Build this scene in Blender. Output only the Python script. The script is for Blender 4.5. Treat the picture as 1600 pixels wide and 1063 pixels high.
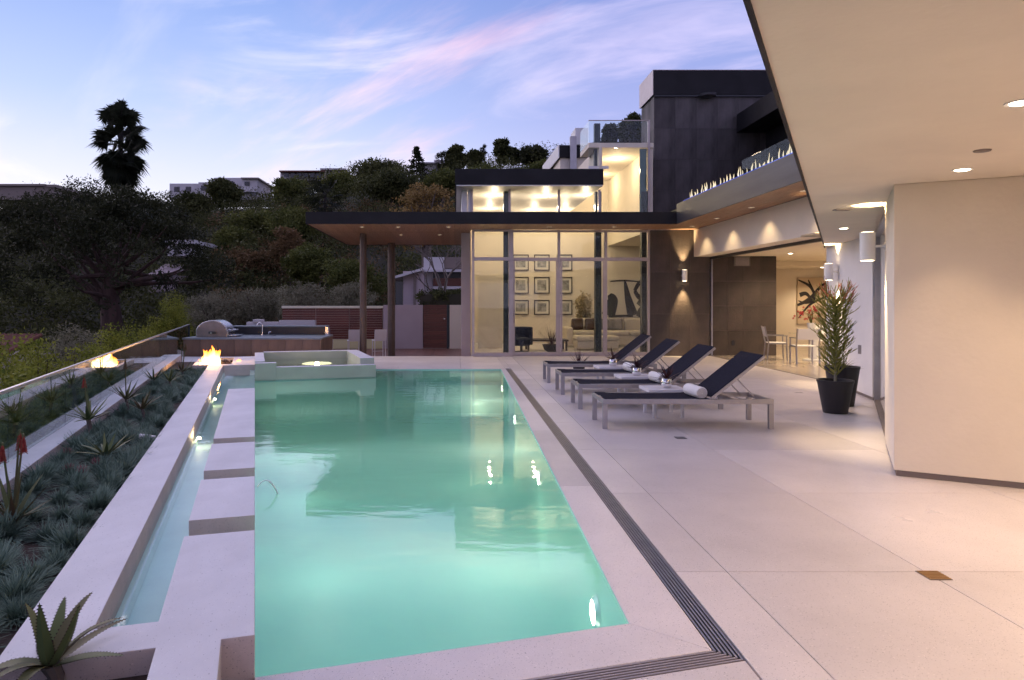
import bpy, math, random
import numpy as np
from mathutils import Vector, Matrix
for o in list(bpy.data.objects): bpy.data.objects.remove(o)
random.seed(7); RNG = np.random.default_rng(7)
S = bpy.context.scene; COL = S.collection
R = math.radians
# ------------------------------------------------------------------ camera, sky, sun, exposure
F, CX, CY, CH = 1080.0, 712.0, 470.0, 1.6          # focal length and principal point in photo pixels, eye height
cam = bpy.data.cameras.new('camera'); camo = bpy.data.objects.new('camera', cam); COL.objects.link(camo)
camo.location = (0, 0, CH); camo.rotation_euler = (R(90), 0, 0)
cam.sensor_width = 36; cam.lens = F/1600*36; cam.shift_x = (800-CX)/1600; cam.shift_y = -(531.5-CY)/1600
cam.clip_start = .05; cam.clip_end = 3000; S.camera = camo
S.view_settings.view_transform = 'Standard'; S.view_settings.look = 'None'
S.view_settings.exposure = .78; S.view_settings.gamma = 1; S.view_settings.use_curve_mapping = False
S.render.engine = 'CYCLES'
cy = S.cycles
cy.use_denoising = True; cy.use_adaptive_sampling = True; cy.adaptive_threshold = .06; cy.sample_clamp_indirect = 3; cy.sample_clamp_direct = 0; cy.max_bounces = 6; cy.diffuse_bounces = 3
cy.glossy_bounces = 3; cy.transmission_bounces = 6; cy.transparent_max_bounces = 24; cy.caustics_reflective = False; cy.caustics_refractive = False

def new_world():
    w = bpy.data.worlds.new('World'); S.world = w; w.use_nodes = True
    nt = w.node_tree; N = nt.nodes; L = nt.links; N.clear()
    def nd(t, **k):
        n = N.new(t)
        for a, b in k.items(): setattr(n, a, b)
        return n
    def math_(op, a, b=None, clamp=False):
        n = nd('ShaderNodeMath', operation=op, use_clamp=clamp)
        for i, v in enumerate((a, b)):
            if v is None: continue
            if isinstance(v, (int, float)): n.inputs[i].default_value = v
            else: L.new(v, n.inputs[i])
        return n.outputs[0]
    def ramp(fac, stops, interp='LINEAR'):
        n = nd('ShaderNodeValToRGB'); r = n.color_ramp; r.interpolation = interp
        while len(r.elements) < len(stops): r.elements.new(.5)
        for e, (p, c) in zip(r.elements, stops): e.position = p; e.color = (*c, 1) if len(c) == 3 else c
        L.new(fac, n.inputs[0]); return n.outputs[0]
    def mix(f, a, b, bt='MIX'):
        n = nd('ShaderNodeMix', data_type='RGBA', blend_type=bt)
        for i, v in ((0, f), (6, a), (7, b)):
            if isinstance(v, (int, float)): n.inputs[i].default_value = v
            elif isinstance(v, tuple): n.inputs[i].default_value = (*v, 1)
            else: L.new(v, n.inputs[i])
        return n.outputs[2]
    tc = nd('ShaderNodeTexCoord'); sep = nd('ShaderNodeSeparateXYZ'); L.new(tc.outputs['Generated'], sep.inputs[0])
    x, y, z = sep.outputs
    zc = math_('MAXIMUM', z, 0.0)
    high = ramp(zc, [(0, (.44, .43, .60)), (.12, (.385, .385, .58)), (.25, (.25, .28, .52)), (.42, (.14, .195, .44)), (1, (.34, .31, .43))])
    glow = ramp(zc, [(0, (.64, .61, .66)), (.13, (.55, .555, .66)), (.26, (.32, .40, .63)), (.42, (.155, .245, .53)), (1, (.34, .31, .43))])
    # afterglow lies to the left of the view, where the sun has gone down
    vm = nd('ShaderNodeVectorMath', operation='DOT_PRODUCT'); L.new(tc.outputs['Generated'], vm.inputs[0]); vm.inputs[1].default_value = (-.80, .60, .0)
    gf = ramp(vm.outputs['Value'], [(.35, (0, 0, 0)), (.80, (.9, .9, .9)), (1, (1, 1, 1))], 'EASE')
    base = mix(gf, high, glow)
    sky = nd('ShaderNodeTexSky', sky_type='NISHITA', sun_disc=False); sky.sun_elevation = R(2); sky.sun_rotation = R(-53)
    base = mix(1.0, base, mix(1.0, sky.outputs[0], (.010, .010, .010), 'MULTIPLY'), 'ADD')
    # thin cirrus on a high plane, lit pink from below
    zz = math_('ADD', zc, .12)
    cb = nd('ShaderNodeCombineXYZ'); L.new(math_('DIVIDE', x, zz), cb.inputs[0]); L.new(math_('DIVIDE', y, zz), cb.inputs[1])
    def cirrus(rot, sc, loc, scale, detail, rough, dist, lo, hi, mx):
        r = nd('ShaderNodeMapping'); L.new(cb.outputs[0], r.inputs[0]); r.inputs['Rotation'].default_value = (0, 0, R(rot))
        q = nd('ShaderNodeMapping'); L.new(r.outputs[0], q.inputs[0]); q.inputs['Scale'].default_value = (*sc, 1); q.inputs['Location'].default_value = (*loc, 0)
        n = nd('ShaderNodeTexNoise'); L.new(q.outputs[0], n.inputs[0]); n.inputs['Scale'].default_value = scale; n.inputs['Detail'].default_value = detail; n.inputs['Roughness'].default_value = rough; n.inputs['Distortion'].default_value = dist
        return ramp(n.outputs[0], [(lo, (0,)*3), (hi, (mx,)*3)], 'EASE')
    fade = ramp(zc, [(0, (.35,)*3), (.05, (.85,)*3), (.35, (1,)*3), (.6, (.5,)*3), (1, (.3,)*3)])
    streak = math_('MULTIPLY', cirrus(CLA, (.40, 1.25), CL1, 1.0, 8, .60, .5, .47, .76, .85), cirrus(20, (.6, .6), CL2, 1.0, 3, .5, .2, .36, .55, 1))
    puff = math_('MULTIPLY', cirrus(20, (.9, 1.5), CL3, 1.25, 8, .58, .8, .48, .75, .8), cirrus(0, (.5, .5), CL4, 1.0, 2, .5, 0, .36, .58, 1))
    pink = mix(gf, (.70, .37, .47), (.74, .60, .66))
    soft = mix(gf, (.52, .46, .66), (.74, .69, .73))
    skyc = mix(math_('MULTIPLY', puff, fade), base, soft)
    skyc = mix(math_('MULTIPLY', streak, fade), skyc, pink)
    dusk = cirrus(CLA-6, (.30, 1.6), CL5, 1.2, 7, .55, .3, .54, .74, .55)
    skyc = mix(math_('MULTIPLY', dusk, fade), skyc, mix(gf, (.20, .22, .44), (.56, .56, .68)))
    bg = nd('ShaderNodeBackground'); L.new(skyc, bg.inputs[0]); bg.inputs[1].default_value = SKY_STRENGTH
    out = nd('ShaderNodeOutputWorld'); L.new(bg.outputs[0], out.inputs[0])
SKY_STRENGTH = 1.0; CLA = 56; CL1 = (7.9, 3.14); CL2 = (7.12, 8.56); CL3 = (2.81, 6.91); CL4 = (3.01, 1.47); CL5 = (3.13, 6.76)
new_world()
sun = bpy.data.lights.new('sun', 'SUN'); sun.energy = .7; sun.angle = R(50); sun.color = (1, .80, .80)
suno = bpy.data.objects.new('sun', sun); COL.objects.link(suno)
suno.rotation_euler = Vector((.80, -.60, -.45)).to_track_quat('-Z', 'Y').to_euler()

# ------------------------------------------------------------------ helpers
def G(px, py, z=0.0):
    d = F*(CH-z)/(py-CY); return ((px-CX)/F*d, d)
def PX(px, d): return (px-CX)/F*d
def PZ(py, d): return CH-(py-CY)/F*d
EU, EV = (.960, .279), (-.279, .960)                # the pool's own axes (turned 16 degrees against the house)
def UV(u, v): return (u*EU[0]+v*EV[0], u*EU[1]+v*EV[1])

def link(o, parent=None, label=None, cat=None, group=None, kind=None):
    COL.objects.link(o)
    if parent is not None: o.parent = parent
    if label: o['label'] = label
    if cat: o['category'] = cat
    if group: o['group'] = group
    if kind: o['kind'] = kind
    return o
def thing(name, label, cat, loc=(0, 0, 0), rz=0, group=None, parent=None, kind=None):
    o = bpy.data.objects.new(name, None); o.location = loc; o.rotation_euler = (0, 0, rz); o.empty_display_size = .1
    return link(o, parent, label, cat, group, kind)
def dup(root, loc=None, rz=None, label=None):
    r = root.copy(); COL.objects.link(r)
    if loc is not None: r.location = loc
    if rz is not None: r.rotation_euler = (0, 0, rz)
    if label: r['label'] = label
    for ch in list(root.children):
        c = ch.copy(); COL.objects.link(c); c.parent = r
        for g in ch.children:
            d = g.copy(); COL.objects.link(d); d.parent = c
    return r
class MB:
    def __init__(s): s.v = []; s.f = []
    def add(s, vs, fs):
        b = len(s.v); s.v += [tuple(p) for p in vs]; s.f += [tuple(i+b for i in f) for f in fs]; return s
    def prism(s, poly, z0, z1):
        n = len(poly); a = sum(poly[i][0]*poly[(i+1) % n][1]-poly[(i+1) % n][0]*poly[i][1] for i in range(n))
        if a < 0: poly = poly[::-1]
        return s.add([(p[0], p[1], z0) for p in poly]+[(p[0], p[1], z1) for p in poly],
                     [tuple(range(n-1, -1, -1)), tuple(range(n, 2*n))]+[(i, (i+1) % n, n+(i+1) % n, n+i) for i in range(n)])
    def box(s, x0, x1, y0, y1, z0, z1):
        if x0 > x1: x0, x1 = x1, x0
        if y0 > y1: y0, y1 = y1, y0
        if z0 > z1: z0, z1 = z1, z0
        return s.prism([(x0, y0), (x1, y0), (x1, y1), (x0, y1)], z0, z1)
    def side(s, poly, y0, y1):                       # polygon in x-z, extruded along y
        n = len(poly); a = sum(poly[i][0]*poly[(i+1) % n][1]-poly[(i+1) % n][0]*poly[i][1] for i in range(n))
        if a < 0: poly = poly[::-1]
        return s.add([(p[0], y0, p[1]) for p in poly]+[(p[0], y1, p[1]) for p in poly],
                     [tuple(range(n)), tuple(range(2*n-1, n-1, -1))]+[(i, n+i, n+(i+1) % n, (i+1) % n) for i in range(n)])
    def bar(s, a, b, w, h):                          # square bar from a to b
        a, b = Vector(a), Vector(b); t = (b-a).normalized(); up = Vector((0, 0, 1)) if abs(t.z) < .95 else Vector((1, 0, 0))
        r = t.cross(up).normalized()*w/2; q = r.cross(t).normalized()*h/2
        vs = [p+e for p in (a, b) for e in (-r-q, r-q, r+q, -r+q)]
        return s.add(vs, [(3, 2, 1, 0), (4, 5, 6, 7), (0, 1, 5, 4), (1, 2, 6, 5), (2, 3, 7, 6), (3, 0, 4, 7)])
    def tube(s, pts, rad, n=8, cap=True):
        pts = [Vector(p) for p in pts]; m = len(pts)
        if not hasattr(rad, '__len__'): rad = [rad]*m
        vs = []; prev = None
        for i, p in enumerate(pts):
            t = (pts[min(i+1, m-1)]-pts[max(i-1, 0)]).normalized()
            if prev is None: a = Vector((0, 0, 1)) if abs(t.z) < .9 else Vector((1, 0, 0)); r = t.cross(a).normalized()
            else: r = (prev-t*prev.dot(t)).normalized()
            prev = r; q = t.cross(r)
            vs += [p+(r*math.cos(2*math.pi*k/n)+q*math.sin(2*math.pi*k/n))*rad[i] for k in range(n)]
        fs = [(i*n+k, i*n+(k+1) % n, (i+1)*n+(k+1) % n, (i+1)*n+k) for i in range(m-1) for k in range(n)]
        if cap: fs += [tuple(range(n-1, -1, -1)), tuple(range((m-1)*n, m*n))]
        return s.add(vs, fs)
    def lathe(s, prof, c=(0, 0, 0), n=24):
        vs = []; m = len(prof)
        for r, z in prof: vs += [(c[0]+r*math.cos(2*math.pi*k/n), c[1]+r*math.sin(2*math.pi*k/n), c[2]+z) for k in range(n)]
        fs = [(i*n+k, i*n+(k+1) % n, (i+1)*n+(k+1) % n, (i+1)*n+k) for i in range(m-1) for k in range(n)]
        if prof[0][0] > 1e-4: fs.append(tuple(range(n-1, -1, -1)))
        if prof[-1][0] > 1e-4: fs.append(tuple(range((m-1)*n, m*n)))
        return s.add(vs, fs)
    def mesh(s, name, smooth=False):
        me = bpy.data.meshes.new(name); me.from_pydata(s.v, [], s.f); me.update()
        if smooth:
            me.polygons.foreach_set('use_smooth', [True]*len(me.polygons))
            try: me.set_sharp_from_angle(angle=R(40))
            except Exception: pass
        return me
    def out(s, name, mat, parent=None, label=None, cat=None, group=None, kind=None, smooth=False, bevel=0, loc=None):
        me = s.mesh(name, smooth); me.materials.append(mat)
        o = bpy.data.objects.new(name, me)
        if loc is not None: o.location = loc
        if bevel:
            b = o.modifiers.new('bevel', 'BEVEL'); b.width = bevel; b.segments = 2; b.limit_method = 'ANGLE'
        return link(o, parent, label, cat, group, kind)
def inst(me, name, loc, rz=0, scale=1, parent=None, **k):
    o = bpy.data.objects.new(name, me); o.location = loc; o.rotation_euler = (0, 0, rz); o.scale = (scale,)*3 if not hasattr(scale, '__len__') else scale
    return link(o, parent, **k)

# ------------------------------------------------------------------ materials
def mat(name, col, rough=.6, metal=0, var=0, scale=4, bump=0, bscale=40, speck=0, col2=None, coord='Object', stretch=(1, 1, 1), spec=.5, rand=0, emit=None, estr=0, sheen=0, waves=0):
    m = bpy.data.materials.new(name); m.use_nodes = True; nt = m.node_tree; N, L = nt.nodes, nt.links
    b = N['Principled BSDF']; b.inputs['Base Color'].default_value = (*col, 1); b.inputs['Roughness'].default_value = rough; b.inputs['Metallic'].default_value = metal
    b.inputs['Specular IOR Level'].default_value = spec
    tc = N.new('ShaderNodeTexCoord'); mp = N.new('ShaderNodeMapping'); L.new(tc.outputs[coord], mp.inputs[0]); mp.inputs['Scale'].default_value = stretch
    cur = None
    def mixc(fac, a, c):
        n = N.new('ShaderNodeMix'); n.data_type = 'RGBA'
        if isinstance(fac, float): n.inputs[0].default_value = fac
        else: L.new(fac, n.inputs[0])
        for i, v in ((6, a), (7, c)):
            if isinstance(v, tuple): n.inputs[i].default_value = (*v, 1)
            else: L.new(v, n.inputs[i])
        return n.outputs[2]
    def rmp(src, p0, p1):
        n = N.new('ShaderNodeMapRange'); L.new(src, n.inputs[0]); n.inputs[1].default_value = p0; n.inputs[2].default_value = p1; return n.outputs[0]
    if var:
        n = N.new('ShaderNodeTexNoise'); L.new(mp.outputs[0], n.inputs[0]); n.inputs['Scale'].default_value = scale; n.inputs['Detail'].default_value = 6; n.inputs['Roughness'].default_value = .6
        c2 = col2 or tuple(max(0, c*(1-var)) for c in col)
        cur = mixc(rmp(n.outputs[0], .32, .68), tuple(min(1, c*(1+var*.35)) for c in col) if not col2 else col, c2)
        r = N.new('ShaderNodeMapRange'); L.new(n.outputs[0], r.inputs[0]); r.inputs[3].default_value = max(.02, rough-.08); r.inputs[4].default_value = min(1, rough+.1); L.new(r.outputs[0], b.inputs['Roughness'])
    if speck:
        for sc, amt, dark in ((260, speck, .45), (170, speck*.6, 1.2), (420, speck*.8, .6)):
            n = N.new('ShaderNodeTexVoronoi'); L.new(mp.outputs[0], n.inputs[0]); n.inputs['Scale'].default_value = sc
            sepc = N.new('ShaderNodeSeparateColor'); L.new(n.outputs['Color'], sepc.inputs[0])
            cur = mixc(rmp(sepc.outputs[0], 1-amt*.5, 1-amt*.5+.02), cur if cur is not None else col, tuple(min(1, c*dark) for c in col))
    if rand:
        oi = N.new('ShaderNodeObjectInfo'); hs = N.new('ShaderNodeHueSaturation')
        mr = N.new('ShaderNodeMapRange'); L.new(oi.outputs['Random'], mr.inputs[0]); mr.inputs[3].default_value = 1-rand; mr.inputs[4].default_value = 1+rand
        L.new(mr.outputs[0], hs.inputs['Value'])
        if cur is not None: L.new(cur, hs.inputs['Color'])
        else: hs.inputs['Color'].default_value = (*col, 1)
        cur = hs.outputs[0]
    if cur is not None: L.new(cur, b.inputs['Base Color'])
    if bump:
        n = N.new('ShaderNodeTexNoise'); L.new(mp.outputs[0], n.inputs[0]); n.inputs['Scale'].default_value = bscale; n.inputs['Detail'].default_value = 5
        bp = N.new('ShaderNodeBump'); bp.inputs['Strength'].default_value = bump; bp.inputs['Distance'].default_value = .02; L.new(n.outputs[0], bp.inputs['Height']); L.new(bp.outputs[0], b.inputs['Normal'])
    if emit: b.inputs['Emission Color'].default_value = (*emit, 1); b.inputs['Emission Strength'].default_value = estr
    return m
def glassy(name, tint, ior, rough=.0, bump=0, bscale=(1, 1, 1), refl=(1, 1, 1), bdist=.02, extra=0, milk=None):
    m = bpy.data.materials.new(name); m.use_nodes = True; N, L = m.node_tree.nodes, m.node_tree.links; N.clear()
    t = N.new('ShaderNodeBsdfTransparent'); t.inputs[0].default_value = (*tint, 1)
    g = N.new('ShaderNodeBsdfGlossy'); g.inputs['Roughness'].default_value = rough; g.inputs['Color'].default_value = (*refl, 1)
    fr = N.new('ShaderNodeFresnel'); fr.inputs[0].default_value = ior
    mx = N.new('ShaderNodeMixShader'); out = N.new('ShaderNodeOutputMaterial')
    ge = N.new('ShaderNodeNewGeometry'); mi = N.new('ShaderNodeMix'); mi.inputs[2].default_value = ior; mi.inputs[3].default_value = 1/ior
    L.new(ge.outputs['Backfacing'], mi.inputs[0]); L.new(mi.outputs[0], fr.inputs[0])      # same reflectance on both sides of the sheet
    fac = fr.outputs[0]
    if extra:
        a = N.new('ShaderNodeMath'); a.operation = 'ADD'; a.use_clamp = True; L.new(fac, a.inputs[0]); a.inputs[1].default_value = extra; fac = a.outputs[0]
    if milk:
        tl = N.new('ShaderNodeBsdfTranslucent'); tl.inputs[0].default_value = (*milk[1], 1); m2 = N.new('ShaderNodeMixShader'); m2.inputs[0].default_value = milk[0]
        L.new(t.outputs[0], m2.inputs[1]); L.new(tl.outputs[0], m2.inputs[2]); t = m2
    L.new(fac, mx.inputs[0]); L.new(t.outputs[0], mx.inputs[1]); L.new(g.outputs[0], mx.inputs[2]); L.new(mx.outputs[0], out.inputs[0])
    if bump:
        tc = N.new('ShaderNodeTexCoord'); mp = N.new('ShaderNodeMapping'); L.new(tc.outputs['Object'], mp.inputs[0]); mp.inputs['Scale'].default_value = bscale
        n = N.new('ShaderNodeTexNoise'); L.new(mp.outputs[0], n.inputs[0]); n.inputs['Scale'].default_value = 1.6; n.inputs['Detail'].default_value = 3
        n2 = N.new('ShaderNodeTexNoise'); L.new(mp.outputs[0], n2.inputs[0]); n2.inputs['Scale'].default_value = .45; n2.inputs['Detail'].default_value = 2
        mm = N.new('ShaderNodeMath'); mm.operation = 'MULTIPLY'; L.new(n.outputs[0], mm.inputs[0]); L.new(n2.outputs[0], mm.inputs[1])
        bp = N.new('ShaderNodeBump'); bp.inputs['Strength'].default_value = bump; bp.inputs['Distance'].default_value = bdist; L.new(mm.outputs[0], bp.inputs['Height'])
        L.new(bp.outputs[0], g.inputs['Normal']); L.new(bp.outputs[0], fr.inputs['Normal'])
    return m
def emis(name, col, st):
    m = bpy.data.materials.new(name); m.use_nodes = True; N, L = m.node_tree.nodes, m.node_tree.links; N.clear()
    e = N.new('ShaderNodeEmission'); e.inputs[0].default_value = (*col, 1); e.inputs[1].default_value = st
    o = N.new('ShaderNodeOutputMaterial'); L.new(e.outputs[0], o.inputs[0]); return m
def flame_mat(name, stops, st, soft=.35):
    m = bpy.data.materials.new(name); m.use_nodes = True; N, L = m.node_tree.nodes, m.node_tree.links; N.clear()
    tc = N.new('ShaderNodeTexCoord'); sp = N.new('ShaderNodeSeparateXYZ'); L.new(tc.outputs['Generated'], sp.inputs[0])
    r = N.new('ShaderNodeValToRGB')
    while len(r.color_ramp.elements) < len(stops): r.color_ramp.elements.new(.5)
    for e, (p, c) in zip(r.color_ramp.elements, stops): e.position = p; e.color = (*c, 1)
    L.new(sp.outputs[2], r.inputs[0]); e = N.new('ShaderNodeEmission'); L.new(r.outputs[0], e.inputs[0]); e.inputs[1].default_value = st
    t = N.new('ShaderNodeBsdfTransparent'); mx = N.new('ShaderNodeMixShader'); mx.inputs[0].default_value = 1-soft
    L.new(t.outputs[0], mx.inputs[1]); L.new(e.outputs[0], mx.inputs[2]); o = N.new('ShaderNodeOutputMaterial'); L.new(mx.outputs[0], o.inputs[0]); return m
def leafmat(name, c1, c2, rough=.55, trans=.25):
    m = bpy.data.materials.new(name); m.use_nodes = True; N, L = m.node_tree.nodes, m.node_tree.links
    b = N['Principled BSDF']; b.inputs['Roughness'].default_value = rough; b.inputs['Specular IOR Level'].default_value = .10
    at = N.new('ShaderNodeAttribute'); at.attribute_name = 'tint'
    g = N.new('ShaderNodeNewGeometry'); a = N.new('ShaderNodeMath'); a.operation = 'MULTIPLY_ADD'; L.new(g.outputs['Random Per Island'], a.inputs[0]); a.inputs[1].default_value = .4
    mu = N.new('ShaderNodeMath'); mu.operation = 'MULTIPLY'; L.new(at.outputs['Fac'], mu.inputs[0]); mu.inputs[1].default_value = .6; L.new(mu.outputs[0], a.inputs[2])
    mx = N.new('ShaderNodeMix'); mx.data_type = 'RGBA'; L.new(a.outputs[0], mx.inputs[0]); mx.inputs[6].default_value = (*c1, 1); mx.inputs[7].default_value = (*c2, 1)
    L.new(mx.outputs[2], b.inputs['Base Color'])
    tr = N.new('ShaderNodeBsdfTranslucent'); L.new(mx.outputs[2], tr.inputs[0]); ms = N.new('ShaderNodeMixShader'); ms.inputs[0].default_value = trans
    L.new(b.outputs[0], ms.inputs[1]); L.new(tr.outputs[0], ms.inputs[2]); L.new(ms.outputs[0], N['Material Output'].inputs[0]); return m

M = dict(
 terrazzo=mat('terrazzo', (.70, .64, .625), .30, var=.16, scale=.7, speck=.06, bump=.03, bscale=90, rand=.09),
 joint=mat('joint', (.13, .11, .10), .8),
 concrete=mat('pale_concrete', (.72, .70, .72), .55, var=.13, scale=2.2, speck=.03, bump=.06, bscale=30, stretch=(1, .6, 1)),
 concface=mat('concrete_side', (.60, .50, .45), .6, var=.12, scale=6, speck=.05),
 plaster=mat('plaster', (.76, .67, .545), .8, var=.07, scale=1.1, bump=.10, bscale=24),
 white=mat('white_paint', (.78, .76, .74), .45, var=.04, scale=3),
 wallin=mat('interior_paint', (.78, .70, .58), .7, var=.04, scale=1.5),
 plinth=mat('plinth', (.20, .16, .14), .5, metal=.2),
 fascia=mat('dark_fascia', (.017, .016, .019), .55, var=.3, scale=1.5, spec=.2),
 wing=mat('grey_metal', (.070, .068, .078), .45, metal=.35, var=.2, scale=1.2, stretch=(1, .3, 3)),
 stone=mat('dark_stone', (.075, .056, .046), .5, var=.55, scale=1.6, bump=.5, bscale=26, rand=.16, stretch=(1, 1, .55)),
 slate=mat('slate_panel', (.098, .086, .086), .55, spec=.25, var=.7, scale=1.6, bump=.15, bscale=16, rand=.22, stretch=(1, 1, .30)),
 wood=mat('soffit_wood', (.33, .18, .10), .45, var=.35, scale=5, stretch=(7, .4, 1), rand=.14),
 redwood=mat('red_wood', (.15, .045, .025), .4, var=.5, scale=4, stretch=(.5, 1, 9), rand=.2),
 deckwood=mat('deck_wood', (.20, .09, .06), .4, var=.4, scale=5, stretch=(8, .5, 1), rand=.15),
 column=mat('column_steel', (.12, .085, .07), .4, metal=.4, var=.2),
 alu=mat('aluminium', (.40, .38, .39), .36, metal=.85, var=.12, scale=8),
 mullion=mat('mullion', (.44, .38, .37), .4, metal=.55, var=.08),
 darksteel=mat('dark_steel', (.04, .05, .055), .4, metal=.5),
 steel=mat('stainless', (.62, .60, .60), .24, metal=1, var=.12, scale=6, stretch=(1, 8, 1)),
 chrome=mat('chrome', (.80, .78, .78), .12, metal=1),
 sling=mat('navy_sling', (.011, .011, .023), .8, var=.25, scale=30, bump=.1, bscale=300, spec=.12),
 tabletop=mat('white_slab', (.72, .70, .72), .35, var=.05),
 towel=mat('towel', (.84, .82, .80), .95, bump=.6, bscale=220),
 pot=mat('black_planter', (.014, .011, .014), .5, bump=.1, bscale=80),
 soil=mat('soil', (.050, .032, .024), .95, var=.5, scale=9, bump=1, bscale=22),
 ground=mat('hill_earth', (.05, .042, .028), .95, var=.5, scale=.3, col2=(.03, .036, .018)),
 pool=mat('pool_plaster', (.40, .72, .61), .5, var=.06, scale=.8),
 trough=mat('trough_plaster', (.70, .90, .81), .5, var=.1, scale=2),
 spa=mat('spa_plaster', (.45, .48, .38), .55, var=.1, scale=2),
 counter=mat('counter_stone', (.20, .23, .25), .33, var=.15, scale=6),
 corten=mat('brown_stone', (.20, .125, .085), .5, var=.35, scale=2, stretch=(1.5, 1, .3), rand=.12),
 black=mat('black_tile', (.012, .013, .018), .35),
 roof=mat('clay_tile', (.17, .06, .042), .7, var=.3, scale=9, rand=.15),
 bark=mat('bark', (.060, .038, .030), .9, var=.5, scale=6, bump=.6, bscale=14, stretch=(1, 1, .25)),
 redbark=mat('red_bark', (.075, .042, .034), .9, var=.5, scale=3, bump=.6, bscale=8, stretch=(1, 1, .25)),
 palmbark=mat('palm_bark', (.022, .018, .014), .9, var=.3, scale=6),
 greybark=mat('grey_bark', (.16, .13, .11), .9, var=.4, scale=5),
 sofa=mat('cream_fabric', (.66, .58, .46), .95, var=.08, scale=5, bump=.2, bscale=90),
 cushion=mat('brown_fabric', (.10, .06, .045), .95, var=.2, scale=8),
 greyfab=mat('grey_fabric', (.30, .27, .25), .95, var=.2, scale=8),
 bluefab=mat('blue_fabric', (.028, .034, .06), .9, var=.2, scale=8),
 paper=mat('mount_board', (.70, .66, .58), .8),
 photo=mat('photo_print', (.12, .12, .12), .5, var=.8, scale=7, col2=(.45, .44, .42)),
 frame=mat('picture_frame', (.05, .04, .035), .4),
 canvas=mat('canvas', (.62, .50, .36), .8, var=.12, scale=2),
 canvas2=mat('pale_canvas', (.72, .66, .56), .8, var=.08, scale=2),
 ink=mat('black_paint', (.018, .015, .016), .6),
 red=mat('red_petal', (.50, .02, .035), .5, var=.3, scale=20),
 lava=mat('lava_rock', (.07, .045, .038), .9, var=.5, scale=18),
 housewall=mat('house_wall', (.58, .55, .56), .8, var=.08, scale=.6),
 pinkwall=mat('pink_wall', (.44, .36, .37), .8, var=.08, scale=.8),
 housedark=mat('house_glass', (.03, .032, .04), .15),
 brass=mat('brass', (.55, .34, .14), .35, metal=.9),
 bluglass=mat('blue_fire_glass', (.02, .05, .35), .2, emit=(.04, .12, .9), estr=.35),
 glass=glassy('window_glass', (.93, .96, .94), 1.36),
 glassrail=glassy('rail_glass', (.72, .80, .80), 1.75, extra=.05),
 water=glassy('pool_water', (.74, .95, .88), 1.62, .012, bump=.22, bscale=(1.3, 3.2, 1), bdist=.02, milk=(.48, (.64, .92, .85))),
 water2=glassy('trough_water', (.88, .98, .96), 1.40, .015, bump=.22, bscale=(6, 3, 1)),
 lens=emis('lamp_lens', (1, .86, .62), 9),
 dimlens=emis('dim_lens', (1, .72, .45), .35),
 poollens=emis('pool_lens', (1, .98, .82), 14),
 sconcelens=emis('sconce_lens', (1, .80, .5), 12),
 fescue=leafmat('fescue_blade', (.046, .092, .074), (.28, .37, .28), .6, .1),
 aloe=leafmat('aloe_leaf', (.065, .115, .045), (.20, .20, .085), .4, .05),
 aloe2=leafmat('red_aloe_leaf', (.13, .07, .05), (.12, .15, .06), .4, .05),
 aloered=leafmat('aloe_flower', (.24, .03, .03), (.42, .09, .06), .5, .2),
 spike=leafmat('dark_spike_leaf', (.035, .014, .018), (.09, .035, .035), .4, .05),
 pine=leafmat('pine_needles', (.013, .017, .009), (.052, .056, .026)),
 dark=leafmat('dark_foliage', (.020, .028, .011), (.120, .124, .044)),
 mid=leafmat('mid_foliage', (.038, .054, .014), (.165, .170, .048)),
 gold=leafmat('autumn_foliage', (.13, .085, .03), (.40, .27, .10)),
 rust=leafmat('rust_foliage', (.07, .050, .022), (.24, .15, .075)),
 olive=leafmat('olive_foliage', (.09, .09, .055), (.30, .28, .19)),
 bright=leafmat('bright_foliage', (.06, .085, .014), (.38, .39, .065)),
 palepl=leafmat('pale_leaf', (.34, .28, .18), (.55, .47, .32)),
 palm=leafmat('palm_frond', (.010, .014, .009), (.035, .040, .022)),
)
WARM = (1.0, .74, .44)

# ------------------------------------------------------------------ lamps
def lamp(name, kind, loc, power, col=WARM, aim=None, cone=60, blend=.6, rad=.04, parent=None):
    l = bpy.data.lights.new(name, kind); l.energy = power; l.color = col; l.shadow_soft_size = rad
    if kind == 'SPOT': l.spot_size = R(cone); l.spot_blend = blend
    o = bpy.data.objects.new(name, l); o.location = loc
    if aim is not None: o.rotation_euler = (Vector(aim)).to_track_quat('-Z', 'Y').to_euler()
    COL.objects.link(o)
    if parent is not None: o.parent = parent
    return o
def dl_mesh(r, lens='lens'):
    a = MB().lathe([(r, -.004), (r*1.35, -.006), (r*1.35, 0), (r, 0)], n=20).mesh('trim', True); a.materials.append(M['white'])
    b = MB().lathe([(0.001, -.012), (r*.7, -.011), (r*.98, -.006), (r*.98, .0), (.001, 0)], n=20).mesh('lens', True); b.materials.append(M[lens])
    return a, b
DLM = dl_mesh(.055); DLD = dl_mesh(.05, 'dimlens')
def downlight(x, y, z, power, label, group, cone=95, col=WARM, kind='SPOT', aim=(0, 0, -1), dim=False):
    t = thing('downlight', label, 'light', (x, y, z), group=group)
    dm = DLD if dim else DLM; inst(dm[0], 'trim', (0, 0, -.001), parent=t); inst(dm[1], 'lens', (0, 0, -.001), parent=t)
    lamp('downlight_lamp', kind, (0, 0, -.03 if kind == 'SPOT' else -.38), power, col, aim, cone, .7, .05, parent=t); return t
def two(o, m2, top=.5):
    """second material on the upright faces"""
    o.data.materials.append(m2)
    for p in o.data.polygons: p.material_index = 0 if abs(p.normal.z) > top else 1
    return o
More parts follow.
